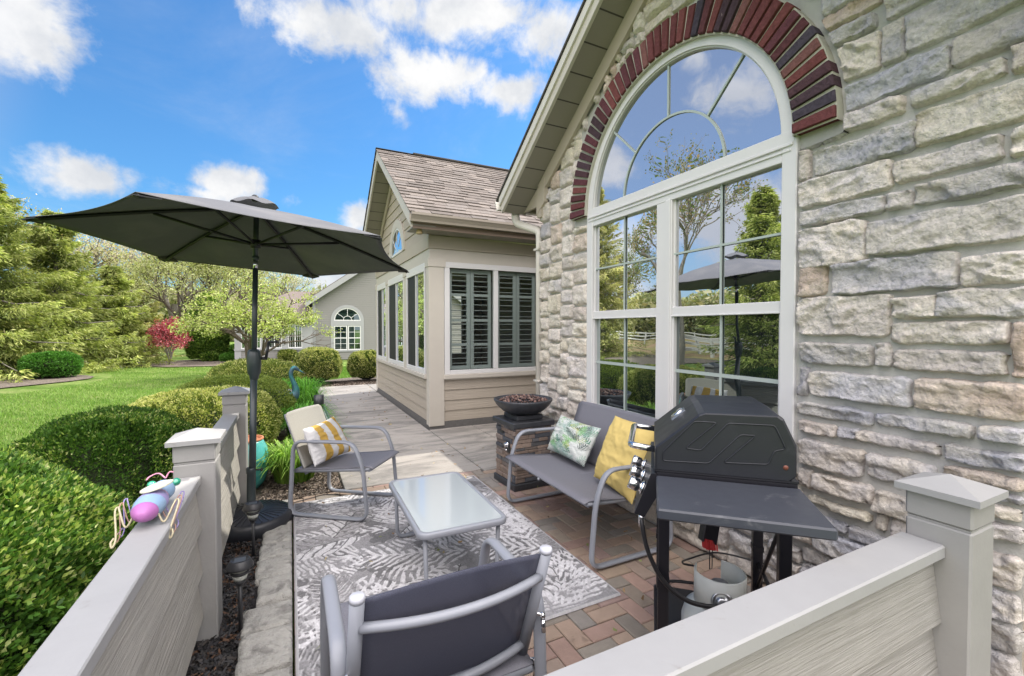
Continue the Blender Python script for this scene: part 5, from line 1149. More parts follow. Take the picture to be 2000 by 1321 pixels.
mb = MB(); mb.lathe([(0, .53), (.058, .53), (.062, .555), (.066, .555), (.066, .43), (.05, .38), (.02, .34), (.012, .33), (0, .33)], (.345, 6.8, 0), 24); mb.build('cup', mat('fluted_black', (.03, .032, .036), .35, var=.6, vscale=40), t)
mb = MB(); mb.tube([(.345, 6.8, .335), (.345, 6.8, -.04)], .011, 8); mb.build('stake', DARKP, t)
t = thing('wire_edging', 'low green wire border edging along the left side of the walk', 'garden edging', (.46, 7.2, 0))
mb = MB(); y = 5.7; wm = mat('green_wire', (.10, .20, .15), .4)
while y < 9.3:
    mb.tube([(.40, y, -.05), (.40, y, .34), (.405, y+.06, .42), (.405, y+.16, .42), (.40, y+.22, .34), (.40, y+.22, -.05)], .0035, 5, up=(1, 0, 0)); y += .15
for z in (.10, .26): mb.tube([(.402, 5.7, z), (.402, 9.5, z)], .003, 5)
mb.build('wire_hoops', wm, t)
mb = MB(); mb.tube([(.398, 5.7, .36), (.398, 9.5, .36)], .004, 5); mb.build('top_wire', mat('pale_wire', (.45, .50, .48), .4), t)

# planter
t = thing('turquoise_planter', 'glazed turquoise ceramic pot with terracotta rim behind the umbrella pole', 'planter', (-.40, 4.92, -.03))
gz = mat('turquoise_glaze', (.06, .42, .42), .25, spec=.6, col2=(.14, .55, .52), vscale=5, var=.15, dirt=((.03, .18, .22), 7, .66, .8), coat=.4)
mb = MB(); mb.lathe([(0, 0), (.12, 0), (.165, .06), (.195, .16), (.20, .27), (.185, .38), (.155, .44), (.15, .455)], (-.40, 4.92, -.03), 40); mb.build('pot', gz, t)
mb = MB(); mb.lathe([(.15, .4551), (.156, .462), (.156, .475), (.138, .478), (.132, .46), (.13, .40), (0, .40)], (-.40, 4.92, -.03), 40); mb.build('terracotta_rim', mat('terracotta', (.50, .20, .10), .8, var=.15), t)

# bug ornament on the fence cap
t = thing('beetle_ornament', 'painted beetle ornament with blue and pink body and wire legs on the fence cap', 'ornament', (-.468, 2.09, .79), R(0))
def matp(name, c): return mat(name, c, .45, bump=.5, bscale=90, bdist=.002, var=.08)
BLUE, PURP, MAG = matp('pale_blue_paint', (.28, .42, .60)), matp('lilac_paint', (.34, .29, .55)), matp('magenta_paint', (.42, .15, .40))
def ell(c, rx, ry, rz, y0=-1, y1=1, n=28, m_=18):
    mb = MB(); V_ = []
    for i in range(m_+1):
        s = y0+(y1-y0)*i/m_; k = math.sqrt(max(0, 1-s*s))
        for j in range(n): a = 2*math.pi*j/n; V_.append((c[0]+rx*k*math.cos(a), c[1]+ry*s, c[2]+rz*k*math.sin(a)))
    mb.add(V_, [(i*n+j, i*n+(j+1) % n, (i+1)*n+(j+1) % n, (i+1)*n+j) for i in range(m_) for j in range(n)]+[tuple(range(n))[::-1], tuple(m_*n+j for j in range(n))], True); return mb
bc = (-.472, 2.065, .845)
ell(bc, .052, .125, .046, -.98, -.62).build('tail', MAG, t); ell(bc, .050, .120, .044, -.63, -.1).build('rear_body', BLUE, t); ell(bc, .050, .120, .044, -.1, .35).build('middle_body', PURP, t); ell(bc, .049, .120, .044, .35, .8).build('front_body', matp('pink_paint', (.62, .30, .48)), t)
ell((-.465, 2.205, .850), .040, .052, .040).build('head', BLUE, t)
mb = MB(); P = [(-.462+.046*math.cos(a)*1.1, 2.105+.052*math.sin(a), .8965+.012*math.cos(a)) for a in [2*math.pi*i/24 for i in range(24)]]; mb.prism(P, (0, 0, .004)); mb.build('wing', mat('cream_paint', (.66, .64, .50), .5), t)
for dx in (-.040, .040): mb = MB(); mb.lathe([(0, -.016), (.010, -.013), (.0155, -.004), (.0155, .004), (.010, .013), (0, .016)], (-.465+dx, 2.225, .872), 16, axis='Y'); mb.build('eye', mat('green_glass_bead', (.02, .35, .20), .08, spec=.9, coat=1), t)
LG = [('wire_lilac', (.25, .20, .42), 2.09), ('wire_copper', (.38, .22, .17), 2.045), ('wire_cream', (.46, .41, .27), 2.0)]
for nm, c, y in LG:
    for s in (1, -1):
        mb = MB(); x0 = bc[0]+s*.035; q = [(a_ if abs(a_-x0) < 1e-6 else x0+(a_-x0)*.58, b_, c_) for a_, b_, c_ in [(x0, y, .83), (x0+s*.035, y-.01, .800), (x0+s*.075, y+.02, .852), (x0+s*.085, y+.035, .860), (x0+s*.098, y+.025, .850), (x0+s*.075, y-.02, .79), (x0+s*.068, y-.045, .765), (x0+s*.078, y-.055, .752), (x0+s*.088, y-.045, .765), (x0+s*.080, y-.03, .775)]]
        mb.tube(smooth(q, 6), .0022 if nm != 'wire_cream' else .0034, 7); mb.build('leg', mat(nm, c, .35), t)
mb = MB(); mb.tube(smooth([(-.465, 2.25, .885), (-.49, 2.262, .905), (-.515, 2.25, .900), (-.525, 2.235, .89)], 6), .0028, 7); mb.tube(smooth([(-.465, 2.25, .885), (-.455, 2.262, .905), (-.44, 2.258, .905)], 6), .0028, 7); mb.build('antennae', mat('pink_wire', (.60, .25, .35), .4), t)

# heron statue
t = thing('heron_statue', 'verdigris metal heron statue with white patterned back among the bushes', 'statue', (-.02, 7.25, 0))
VG = mat('verdigris', (.03, .17, .17), .5, col2=(.06, .10, .14), vscale=14, var=.3, bump=.6, bscale=60, bdist=.004, metal=.3)
P = [(-.17, 7.25, .60), (-.12, 7.25, .56), (-.05, 7.25, .51), (.02, 7.25, .51), (.055, 7.25, .57), (.045, 7.25, .66), (.015, 7.25, .74), (-.005, 7.25, .81), (.005, 7.25, .88), (.04, 7.25, .915), (.078, 7.25, .895), (.10, 7.25, .87)]
S_r = [.01, .05, .085, .085, .055, .038, .030, .028, .030, .034, .026, .012]
sp = smooth(P, 5); rad = list(np.interp(np.linspace(0, len(P)-1, len(sp)), range(len(P)), S_r)); mb = MB(); mb.tube(sp, 1.0, 16, up=(0, 1, 0), radii=rad); mb.v = mb.v; mb.build('body', VG, t)
mb = MB(); mb.tube([(.09, 7.25, .885), (.19, 7.25, .825)], .012, 8, up=(0, 1, 0), radii=[.014, .003]); mb.build('beak', VG, t)
mb = ell((-.085, 7.245, .575), .095, .055, .050); WV = mat('white_patterned_metal', (.55, .56, .58), .5, dirt=((.03, .04, .05), 26, .52, .60)); mb.build('wings', WV, t)
for dx in (-.02, .03): mb = MB(); mb.tube([(dx, 7.25, .46), (dx+.01, 7.25, .2), (dx, 7.25, -.04)], .008, 6, up=(1, 0, 0)); mb.build('leg', VG, t)

# ================================================================== PLANTS
def unit(a): return a/np.maximum(np.linalg.norm(a, axis=-1, keepdims=True), 1e-9)
def leaves(name, P, D, L, Wd, C, parent=None, m=None, r=None, kind=None):
    """diamond leaves: position, direction, length, width, colour"""
    n = len(P); r = r or np.random.default_rng(1); D = unit(D); s = unit(np.cross(D, r.normal(size=(n, 3)))); L = np.broadcast_to(L, n)[:, None]; Wd = np.broadcast_to(Wd, n)[:, None]
    nr = np.cross(D, s)
    V = np.stack([P, P+D*L*.5+s*Wd*.5+nr*L*.06, P+D*L, P+D*L*.5-s*Wd*.5+nr*L*.06], 1).reshape(-1, 3)
    return bulk(name, V, np.arange(4*n).reshape(n, 4), m or LEAF, parent, vcol=np.repeat(C, 4, 0), smooth=False, kind=kind)
def pick(cols, n, r, j=.2): return np.array(cols)[r.integers(0, len(cols), n)]*r.uniform(1-j, 1+j, (n, 1))
def bush(name, label, cat, c, rad, n, cols, tips, lsize=(.02, .035), lw=.009, flat=2.6, group=None, sd=1, lump=.08, core=True, zmin=.06, depth=.16, sprig=0, tipp=.35, up=.35):
    t = thing(name, label, cat, (c[0], c[1], -.04), 0, group); r = np.random.default_rng(sd); c = np.array(c, float); rad = np.array(rad, float)
    d = unit(r.normal(size=(n, 3))); d[:, 2] = np.where(d[:, 2] < -.55, -d[:, 2], d[:, 2])
    k = (np.abs(d)**flat).sum(1)**(-1/flat)
    lm = 1+.05*(fbm(d[:, 0]*26+sd, d[:, 1]*26+d[:, 2]*22, 2, sd+6)-.5)+lump*(fbm(d[:, 0]*3.3+sd, d[:, 1]*3.3+d[:, 2]*2.1, 3, sd)-.5)*2+.035*(fbm(d[:, 0]*11+sd, d[:, 1]*11+d[:, 2]*9, 2, sd+4)-.5)*2
    dep = r.random(n)**1.7*depth; P = c+d*rad*(k*lm*(1-dep))[:, None]
    tp_ = np.clip((P[:, 2]-zmin)/.32, 0, 1)[:, None]; P[:, :2] = c[:2]+(P[:, :2]-c[:2])*(.80+.20*tp_)
    keep = P[:, 2] > zmin+.06*r.normal(size=n)
    hol = fbm(P[:, 0]*13+P[:, 2]*6, P[:, 1]*13-P[:, 2]*9, 3, sd+21); keep &= ~((hol < .40) & (dep < depth*.55)); P, d, dep = P[keep], d[keep], dep[keep]; n = len(P)
    D = d*.9+r.normal(size=(n, 3))*.55+np.array([0, 0, up]); L = r.uniform(*lsize, n)
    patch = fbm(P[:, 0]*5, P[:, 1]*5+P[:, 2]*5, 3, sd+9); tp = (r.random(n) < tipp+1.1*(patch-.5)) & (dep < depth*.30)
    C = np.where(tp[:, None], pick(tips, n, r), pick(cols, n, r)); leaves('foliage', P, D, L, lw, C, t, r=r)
    if core:
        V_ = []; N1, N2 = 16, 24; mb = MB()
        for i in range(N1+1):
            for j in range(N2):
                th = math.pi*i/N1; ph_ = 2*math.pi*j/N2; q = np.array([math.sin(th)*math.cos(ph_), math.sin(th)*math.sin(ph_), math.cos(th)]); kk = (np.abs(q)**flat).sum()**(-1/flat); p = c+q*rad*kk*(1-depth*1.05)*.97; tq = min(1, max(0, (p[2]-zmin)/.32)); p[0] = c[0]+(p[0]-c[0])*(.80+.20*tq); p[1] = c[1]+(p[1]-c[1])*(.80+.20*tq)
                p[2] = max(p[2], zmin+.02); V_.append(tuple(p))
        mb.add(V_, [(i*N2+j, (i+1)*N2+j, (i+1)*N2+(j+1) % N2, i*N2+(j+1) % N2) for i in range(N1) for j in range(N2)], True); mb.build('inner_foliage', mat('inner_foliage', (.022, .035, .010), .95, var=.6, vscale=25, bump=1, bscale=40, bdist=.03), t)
        mb = MB(); rr = random.Random(sd)
        for i in range(7): a = rr.uniform(0, 6.28); b_ = rr.uniform(.2, .5); mb.tube([(c[0]+.06*math.cos(a), c[1]+.06*math.sin(a), -.08), (c[0]+b_*rad[0]*math.cos(a), c[1]+b_*rad[1]*math.sin(a), zmin+.12)], .014, 6)
        mb.build('stems', BARK, t)
    return t
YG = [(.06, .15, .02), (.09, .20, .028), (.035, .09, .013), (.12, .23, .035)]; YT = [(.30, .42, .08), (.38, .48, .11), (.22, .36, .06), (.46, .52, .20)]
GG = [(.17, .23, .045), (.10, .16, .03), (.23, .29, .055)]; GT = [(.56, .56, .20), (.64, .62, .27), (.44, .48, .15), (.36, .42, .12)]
grp = 'clipped shrubs along the fence and walk'
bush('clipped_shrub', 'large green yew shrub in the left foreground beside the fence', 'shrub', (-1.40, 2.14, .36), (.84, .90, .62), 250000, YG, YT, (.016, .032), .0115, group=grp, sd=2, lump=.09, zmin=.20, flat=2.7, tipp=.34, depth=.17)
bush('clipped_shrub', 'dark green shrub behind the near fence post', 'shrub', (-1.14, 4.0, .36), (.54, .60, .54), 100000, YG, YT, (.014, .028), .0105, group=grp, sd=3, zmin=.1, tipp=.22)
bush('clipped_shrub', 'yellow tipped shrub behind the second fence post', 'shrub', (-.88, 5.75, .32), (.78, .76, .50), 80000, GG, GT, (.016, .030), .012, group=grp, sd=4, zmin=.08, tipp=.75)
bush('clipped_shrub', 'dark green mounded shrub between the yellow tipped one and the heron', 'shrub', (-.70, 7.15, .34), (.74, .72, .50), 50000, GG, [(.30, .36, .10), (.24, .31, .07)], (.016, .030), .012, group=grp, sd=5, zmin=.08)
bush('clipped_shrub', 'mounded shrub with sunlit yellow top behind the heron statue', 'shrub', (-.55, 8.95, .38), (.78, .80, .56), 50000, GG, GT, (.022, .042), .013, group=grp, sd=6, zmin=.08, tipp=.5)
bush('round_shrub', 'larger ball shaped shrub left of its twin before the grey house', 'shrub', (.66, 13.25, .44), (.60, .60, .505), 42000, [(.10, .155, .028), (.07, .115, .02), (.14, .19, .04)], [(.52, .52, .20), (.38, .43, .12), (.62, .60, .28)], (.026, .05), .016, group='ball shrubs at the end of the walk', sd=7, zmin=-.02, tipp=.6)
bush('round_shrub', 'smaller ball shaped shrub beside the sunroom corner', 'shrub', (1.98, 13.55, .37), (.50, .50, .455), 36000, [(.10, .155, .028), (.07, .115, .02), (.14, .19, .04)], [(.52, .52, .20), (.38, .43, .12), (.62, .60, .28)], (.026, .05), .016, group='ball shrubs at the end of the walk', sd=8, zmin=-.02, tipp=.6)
bush('round_shrub', 'small shrub half hidden by the sunroom corner near the grey house', 'shrub', (4.15, 20.5, .25), (.5, .5, .42), 7000, GG, GT, (.05, .08), .03, sd=18, zmin=-.1, core=True)
far = [((-3.55, 26.0, .06), (.36, .36, .30), 'small dark rounded shrub in the far island bed by the upright evergreen', YG, YT), ((-2.75, 25.6, .02), (.36, .36, .22), 'low bright green plant in the far island bed between two shrubs', [(.10, .25, .04)], [(.15, .33, .06)]), ((-1.95, 24.9, .06), (.38, .38, .27), 'small golden ball shrub left of the asphalt path', GG, GT), ((-.15, 24.3, .12), (.44, .44, .33), 'small golden ball shrub right of the asphalt path', GG, GT)]
for p, rd, lb, a_, b_ in far: bush('low_shrub', lb, 'shrub', p, rd, 6000, a_, b_, (.05, .09), .035, sd=int(-p[0]*10)+30, zmin=-.12, group='small shrubs in the far island bed')
bush('hedge', 'low bright green hedge beside the asphalt path in front of the far lawn', 'hedge', (-1.5, 30.0, .15), (1.9, .7, .5), 9000, [(.09, .22, .03), (.06, .16, .02)], [(.14, .30, .05)], (.07, .12), .05, sd=23, zmin=-.12)
bush('low_shrub', 'bright green bushy shrub at the foot of the big spruces', 'shrub', (-7.0, 19.7, .22), (.72, .6, .48), 16000, [(.05, .16, .02), (.08, .22, .03)], [(.12, .30, .05)], (.04, .08), .03, sd=24, zmin=-.1)

def strap(name, label, c, rad, h, n, cols, sd=1, w=.011, kind_='plant', grp_=None):
    t = thing(name, label, kind_, (c[0], c[1], -.04), 0, grp_); r = np.random.default_rng(sd); V, F, C = [], [], []; S = 6; off = 0
    for i in range(n):
        a = r.uniform(0, 2*math.pi); q = r.random()**.5; bx, by = c[0]+rad*q*math.cos(a)*.55, c[1]+rad*q*math.sin(a)*.55; a2 = a+r.normal(0, .6); H = h*r.uniform(.6, 1.1); out_ = rad*r.uniform(.35, 1.0)*(.4+q); col = np.array(cols[r.integers(0, len(cols))])*r.uniform(.75, 1.25)
        for k in range(S+1):
            s = k/S; x = out_*s**1.3; z = H*(math.sin(s*2.2)/math.sin(1.57)) if s < .72 else H*math.sin(s*2.2)*1.0; z = H*math.sin(min(s*2.25, 2.6)); ww = w*(1-s**2.2)*.5+.0008; px, py = -math.sin(a2)*ww, math.cos(a2)*ww
            V += [(bx+x*math.cos(a2)-px, by+x*math.sin(a2)-py, -.03+z), (bx+x*math.cos(a2)+px, by+x*math.sin(a2)+py, -.03+z)]; C += [col*(.8+.4*s)]*2
        F += [(off+2*k, off+2*k+1, off+2*k+3, off+2*k+2) for k in range(S)]; off += 2*(S+1)
    bulk('strap_leaves', V, F, LEAF, t, vcol=np.array(C)); return t
DL = [(.22, .40, .06), (.30, .48, .08), (.16, .32, .045), (.38, .54, .13)]
strap('daylily', 'clump of arching light green daylily leaves between planter and striped pillow chair', (.02, 4.95), .30, .36, 520, DL, 3, w=.017)
strap('daylily', 'smaller daylily clump growing behind the striped pillow chair', (.20, 5.55), .22, .30, 260, DL, 4, w=.015)
strap('ornamental_grass', 'fine bright green grass clump beside the heron statue', (.12, 7.95), .34, .66, 900, [(.12, .34, .035), (.18, .42, .05), (.09, .26, .03)], 5, w=.010)
strap('ornamental_grass', 'fine green grass clump behind the cup shaped light', (.14, 6.75), .33, .44, 900, [(.09, .28, .03), (.14, .36, .045), (.07, .20, .025)], 6, w=.010)
strap('ornamental_grass', 'low grass tuft leaning over the wire edging of the walk', (.34, 6.1), .24, .28, 350, [(.07, .22, .03), (.11, .28, .05)], 7, w=.009)

def spruce(name, label, x, y, H, Rb, n, cols, sd=1, zb=-.15, low=.03, group='spruces at the edge of the lawn', size=1.0):
    t = thing(name, label, 'tree', (x, y, zb), 0, group); r = np.random.default_rng(sd); nb = int(110+H*17)
    mb = MB(); mb.tube([(x, y, zb-.1), (x+.05, y, zb+H*.5), (x, y, zb+H*.985)], .02*H, 8, radii=[.018*H+.05, .010*H+.03, .01]); tr = mb.build('trunk', BARKG, t)
    PP, DD, CC = [], [], []; bmb = MB(); per = n//nb
    for b in range(nb):
        f = (b+r.random())/nb; hh = low+(1-low)*f**1.25; z0 = zb+H*hh; L = Rb*(1-hh)**.78*r.uniform(.38, 1.38)+.12; a = b*2.39996+r.normal(0, .25); s = np.sort(r.random(per)**.7); s = .08+.92*s
        droop = -.18-.30*(1-hh)+r.normal(0, .08); ux, uy = math.cos(a), math.sin(a)
        cx = x+ux*L*s; cy = y+uy*L*s; cz = z0+L*(droop*s+.38*s**2.2*(.6+.6*hh)); wv = .25*L*np.sin(np.clip(s*1.05, 0, 1)*math.pi)**.6*(1-.35*s)+.05; side = r.uniform(-1, 1, per); hang = -np.abs(r.normal(0, .13+.07*L*(1-hh), per))*(1-.5*s)
        P = np.c_[cx-uy*side*wv, cy+ux*side*wv, cz+hang]; D = np.c_[ux*.7-uy*side*.9, uy*.7+ux*side*.9, -.25+hang*1.2]+r.normal(0, .28, (per, 3)); PP.append(P); DD.append(D)
        tipf = np.clip(s*1.1-.25+np.abs(side)*.2, 0, 1)[:, None]; cb = r.uniform(.60, 1.30); CC.append((pick(cols[0], per, r)*(1-tipf)+pick(cols[1], per, r)*tipf)*cb)
        if b % 3 == 0: bmb.tube([(x, y, z0), (x+ux*L*.5, y+uy*L*.5, z0+L*(droop*.5+.08)), (x+ux*L*.92, y+uy*L*.92, z0+L*(droop*.92+.30*(.6+.6*hh)))], .02, 4, radii=[.035, .022, .008])
    P = np.concatenate(PP); D = np.concatenate(DD); leaves('crown', P, D, r.uniform(.10, .24, len(P))*size, r.uniform(.022, .045, len(P))*size, np.concatenate(CC), t, r=r); bmb.build('branches', BARKG, t); return t
SC1 = ([(.17, .23, .06), (.10, .155, .04), (.22, .28, .07)], [(.43, .48, .14), (.52, .54, .19), (.32, .39, .10)])
SC2 = ([(.20, .24, .08), (.25, .28, .10)], [(.55, .53, .22), (.47, .48, .18), (.60, .54, .28)])
spruce('spruce', 'tallest spruce at the left edge of the photo with drooping branches', -10.6, 20.4, 9.6, 2.5, 46000, SC2, 31)
spruce('spruce', 'thick green spruce whose top is hidden by the left tip of the umbrella', -9.0, 20.9, 6.8, 2.6, 54000, SC1, 32)
spruce('spruce', 'spruce standing just right of the thick one, under the umbrella edge', -7.9, 22.6, 6.0, 2.2, 46000, SC1, 33)
spruce('spruce', 'pale lower spruce left of the red maple', -6.8, 24.6, 4.3, 1.8, 32000, SC1, 34)
spruce('spruce', 'olive spruce far behind the red maple', -8.0, 31.5, 4.6, 2.2, 34000, SC2, 35, size=1.3)
spruce('spruce', 'spruce outside the left of the photo seen mirrored in the arched window', -7.0, 8.2, 5.6, 1.5, 34000, SC1, 36, size=.9)

def decid(name, label, x, y, H, spread, cols, nleaf, lsz, sd, first=.25, zb=-.15, stems=1, group=None, tilt=.75, bark=BARKG, thick=.012, droop=0, ratio=1.0, levels=4, flatc=False, jitter=.16, low=0.0):
    t = thing(name, label, 'tree', (x, y, zb), 0, group); rr = random.Random(sd); r = np.random.default_rng(sd); mb = MB(); tips_ = []
    def grow(p, d, L, rad, lv):
        q = p+d*L*.5+Vector((rr.uniform(-1, 1), rr.uniform(-1, 1), rr.uniform(-.3, .6)))*L*.05; e = p+d*L
        mb.tube([p, q, e], rad, 7 if lv == 0 else 5 if lv < 3 else 3, caps=False, radii=[rad, rad*.85, rad*.68])
        if lv >= 2: tips_.append((q, d)); tips_.append((e, d))
        if lv >= levels: return
        k = rr.choice([3, 4]) if lv < 2 else rr.choice([2, 3, 3])
        for i in range(k):
            a = 2*math.pi*i/k+rr.uniform(-.5, .5)+lv; s = tilt*rr.uniform(.6, 1.2); o = d.orthogonal().normalized(); o2 = d.cross(o); nd = (d+(o*math.cos(a)+o2*math.sin(a))*s); nd = Vector((nd.x*ratio, nd.y*ratio, nd.z*(.55 if flatc and lv > 0 else 1)+(.12 if not droop else -droop))).normalized()
            grow(p+d*L*rr.uniform(.55, 1.0), nd, L*rr.uniform(.60, .82), rad*.60, lv+1)
    for s in range(stems):
        a = 2*math.pi*s/max(stems, 1)+rr.uniform(0, 1); d = Vector((math.cos(a)*.45*(stems > 1), math.sin(a)*.45*(stems > 1), 1)).normalized(); grow(Vector((x, y, zb-.05)), d, H*first, H*thick, 0)
    # scale the crown to the wanted height and spread
    pts = np.array([tuple(q[0]) for q in tips_]); zx = pts[:, 2].max()-zb; sz = H/zx; sx = spread/max(np.abs(pts[:, 0]-x).max(), .1)
    mx_, my_ = pts[:, 0].mean()-x, pts[:, 1].mean()-y; sx = spread/np.percentile(np.abs(pts[:, 0]-x-mx_), 97)
    S = lambda p: (x+(p[0]-x-mx_*min(1, max(0, (p[2]-zb)/zx*2.2)))*sx, y+(p[1]-y-my_*min(1, max(0, (p[2]-zb)/zx*2.2)))*sx, zb+(p[2]-zb)*sz)
    mb.v = [S(p) for p in mb.v]; mb.build('trunk', bark, t)
    pts = np.array([S(p) for p in pts]); dr = np.array([tuple(q[1]) for q in tips_]); k = r.integers(0, len(pts), nleaf); P = pts[k]+r.normal(size=(nleaf, 3))*np.array([spread*jitter, spread*jitter, H*jitter*.32]); D = dr[k]*.5+r.normal(size=(nleaf, 3))
    kp = P[:, 2] > zb+low*H+.25*np.sin(P[:, 0]*3)*(low > 0); P, D = P[kp], D[kp]; nleaf = len(P)
    leaves('crown', P, D, r.uniform(*lsz, nleaf), lsz[1]*.5, pick(cols, nleaf, r, .3), t, r=r); return t
decid('flowering_tree', 'pale blossoming tree with low spreading branches before the grey house', -1.15, 17.4, 3.45, 2.0, [(.42, .49, .14), (.50, .54, .20), (.34, .43, .10), (.54, .56, .26), (.28, .37, .09)], 13500, (.05, .09), 52, first=.20, stems=3, tilt=.85, levels=5, flatc=True, ratio=1.25, bark=BARK, jitter=.05, low=.42)
decid('flowering_tree', 'taller pale leafed tree behind the upright evergreen', -4.3, 29.5, 6.6, 3.3, [(.40, .43, .19), (.33, .38, .14), (.46, .47, .26)], 20000, (.06, .12), 57, first=.26, stems=2, tilt=.7, levels=5, bark=BARK, jitter=.05)
decid('red_maple', 'small red leafed maple on the lawn', -4.80, 24.3, 2.1, .68, [(.38, .05, .08), (.46, .09, .13), (.28, .035, .06), (.56, .20, .24)], 6500, (.05, .085), 54, first=.22, stems=3, tilt=.85, levels=4, bark=BARKG, flatc=False, jitter=.08, low=.28)
bg = [(-7.3, 36, 8.4, 3.4, 61), (-10.8, 34, 8.0, 3.2, 62), (-4.8, 40, 8.2, 3.8, 63), (-13.5, 30, 8.4, 3.2, 64), (-1.8, 46, 7.2, 3.8, 65)]
BLB = ['bare branched tree with sparse tan buds above the red maple', 'bare branched tree with sparse tan buds seen between the spruces', 'bare branched tree with sparse buds behind the upright evergreen', 'bare branched tree mostly hidden behind the tallest spruce', 'farthest bare branched tree behind the pale blossoming tree']
for (x, y, H, sp_, sd), lb in zip(bg, BLB): decid('bare_tree', lb, x, y, H, sp_, [(.54, .49, .34), (.46, .43, .25), (.42, .46, .19), (.60, .52, .42)], 9000, (.07, .13), sd, first=.24, tilt=.62, group='bare trees beyond the lawn', levels=5, jitter=.055, thick=.013)
decid('bare_tree', 'tall sparse tree seen only mirrored in the arched window', -10.2, 14.0, 9.4, 3.3, [(.12, .17, .05), (.20, .20, .07), (.28, .20, .10)], 6500, (.08, .13), 71, first=.24, tilt=.6, group='bare trees beyond the lawn', levels=6, jitter=.035, thick=.011)
decid('bare_tree', 'bushy young tree seen only mirrored in the left window panes', -12.5, 22.0, 6.6, 3.2, [(.12, .17, .05), (.16, .21, .06), (.28, .24, .08)], 9000, (.08, .14), 72, first=.22, tilt=.7, group='bare trees beyond the lawn', levels=5, jitter=.06)
# upright evergreen
t = thing('upright_evergreen', 'dense upright green evergreen between red maple and blossoming tree', 'tree', (-3.75, 26.6, -.15)); r = np.random.default_rng(81); n = 34000
a = r.uniform(0, 2*np.pi, n); h = r.random(n)**.9; rad = .98*np.sin(np.clip(.16+h*.84, 0, 1)*math.pi)**.55*(1-.25*h)*(1+.22*(fbm(a*2, h*7, 3, 5)-.5))*(1-r.random(n)**2*.35)
P = np.c_[-3.75+rad*np.cos(a), 26.6+rad*np.sin(a), .0+h*3.15]; D = np.c_[np.cos(a), np.sin(a), np.full(n, .5)]+r.normal(0, .5, (n, 3)); leaves('crown', P, D, r.uniform(.08, .16, n), .05, pick([(.09, .18, .03), (.15, .27, .045), (.25, .36, .08), (.05, .11, .02)], n, r), t, r=r)
mb = MB(); mb.tube([(-3.75, 26.6, -.2), (-3.75, 26.6, 2.6)], .09, 8); mb.build('trunk', BARK, t)
# far tree line closes the horizon
r = np.random.default_rng(91); n = 60000; a = r.uniform(-1.15, .35, n); d = r.uniform(62, 75, n); hb = 5.2+2.6*fbm(a*14, a*3+5, 4, 3)
P = np.c_[d*np.sin(a), d*np.cos(a), -.2+hb*r.random(n)**.8]; o = leaves('far_trees', P, r.normal(size=(n, 3)), r.uniform(.35, .9, n), .45, pick([(.26, .29, .13), (.34, .35, .18), (.42, .40, .25), (.20, .24, .11)], n, r), r=r); o['kind'] = 'stuff'
# white rail fences in the pasture, mirrored in the window
WF = mat('white_rail_paint', (.62, .62, .60), .6)
def rails(name, label, pts, zs, ps=2.4):
    t = thing(name, label, 'fence', (*pts[0], -.15), 0, 'white rail fences in the pasture')
    mb = MB(); pm = MB()
    for (x0, y0), (x1, y1) in zip(pts, pts[1:]):
        L = math.hypot(x1-x0, y1-y0); k = max(1, round(L/ps))
        for i in range(k+1): x, y = x0+(x1-x0)*i/k, y0+(y1-y0)*i/k; pm.box((x-.06, y-.06, -.2), (x+.06, y+.06, zs[-1]+.1))
        for z in zs: mb.obox(((x0+x1)/2, (y0+y1)/2, z), ((x1-x0)/2, (y1-y0)/2, 0), (-(y1-y0)/L*.02, (x1-x0)/L*.02, 0), (0, 0, .065))
    mb.build('rails', WF, t); pm.build('posts', WF, t)
rails('rail_fence', 'long white rail fence across the pasture left of the photo', [(-34, 14), (-31, 26), (-30, 40), (-33, 56)], (.35, .75, 1.1)); rails('rail_fence', 'near white rail fence corner left of the photo', [(-15.5, 14.0), (-15.5, 19.5), (-20, 19.5)], (.2, .55, .9))

# ================================================================== GREY HOUSE ACROSS THE LAWN
HY = 24.5; gh = thing('grey_house', 'grey sided neighbouring house with arched window beyond the ball shrubs', 'house', (2.6, HY, -.15))
GSM = mat('grey_siding', (.235, .23, .22), .6, var=.05); GTR = mat('grey_trim', (.34, .345, .36), .55)
mb = MB(); z = -.12; h = .115; GX0, GX1, GPX, GPZ, GEZ = 1.0, 9.0, 5.0, 5.75, 2.88
while z < GPZ-.1:
    w0 = GX0 if z < GEZ else GX0+(z-GEZ)/(GPZ-GEZ)*(GPX-GX0); w1 = GX1 if z < GEZ else GX1-(z-GEZ)/(GPZ-GEZ)*(GX1-GPX)
    mb.prism([(w0, HY-.02, z), (w0, HY-.003, z+h), (w0, HY+.05, z+h), (w0, HY+.05, z)], (w1-w0, 0, 0)); z += h
mb.box((GX0, HY+.051, -.2), (GX1, HY+8, GEZ)); mb.build('wall', GSM, gh)
mb = MB(); mb.box((GX0-.015, HY-.035, -.1), (GX0+.12, HY+.04, GEZ+.05)); mb.build('corner_board', GTR, gh)
SR = mat('brown_shingle', (.17, .14, .125), .95, var=.35, vscale=9, bump=1, bscale=30, bdist=.03)
mb = MB(); k_ = (GPZ-GEZ)/(GPX-GX0)
for s in (1, -1):
    f = lambda x: GPX+(x-GPX)*s
    mb.prism([(f(GX0-.35), HY-.35, GEZ-.35*k_+.12), (GPX, HY-.35, GPZ+.12), (GPX, HY-.35, GPZ+.24), (f(GX0-.35), HY-.35, GEZ-.35*k_+.24)], (0, 9, 0))
mb.build('roof', SR, gh)
mb = MB()
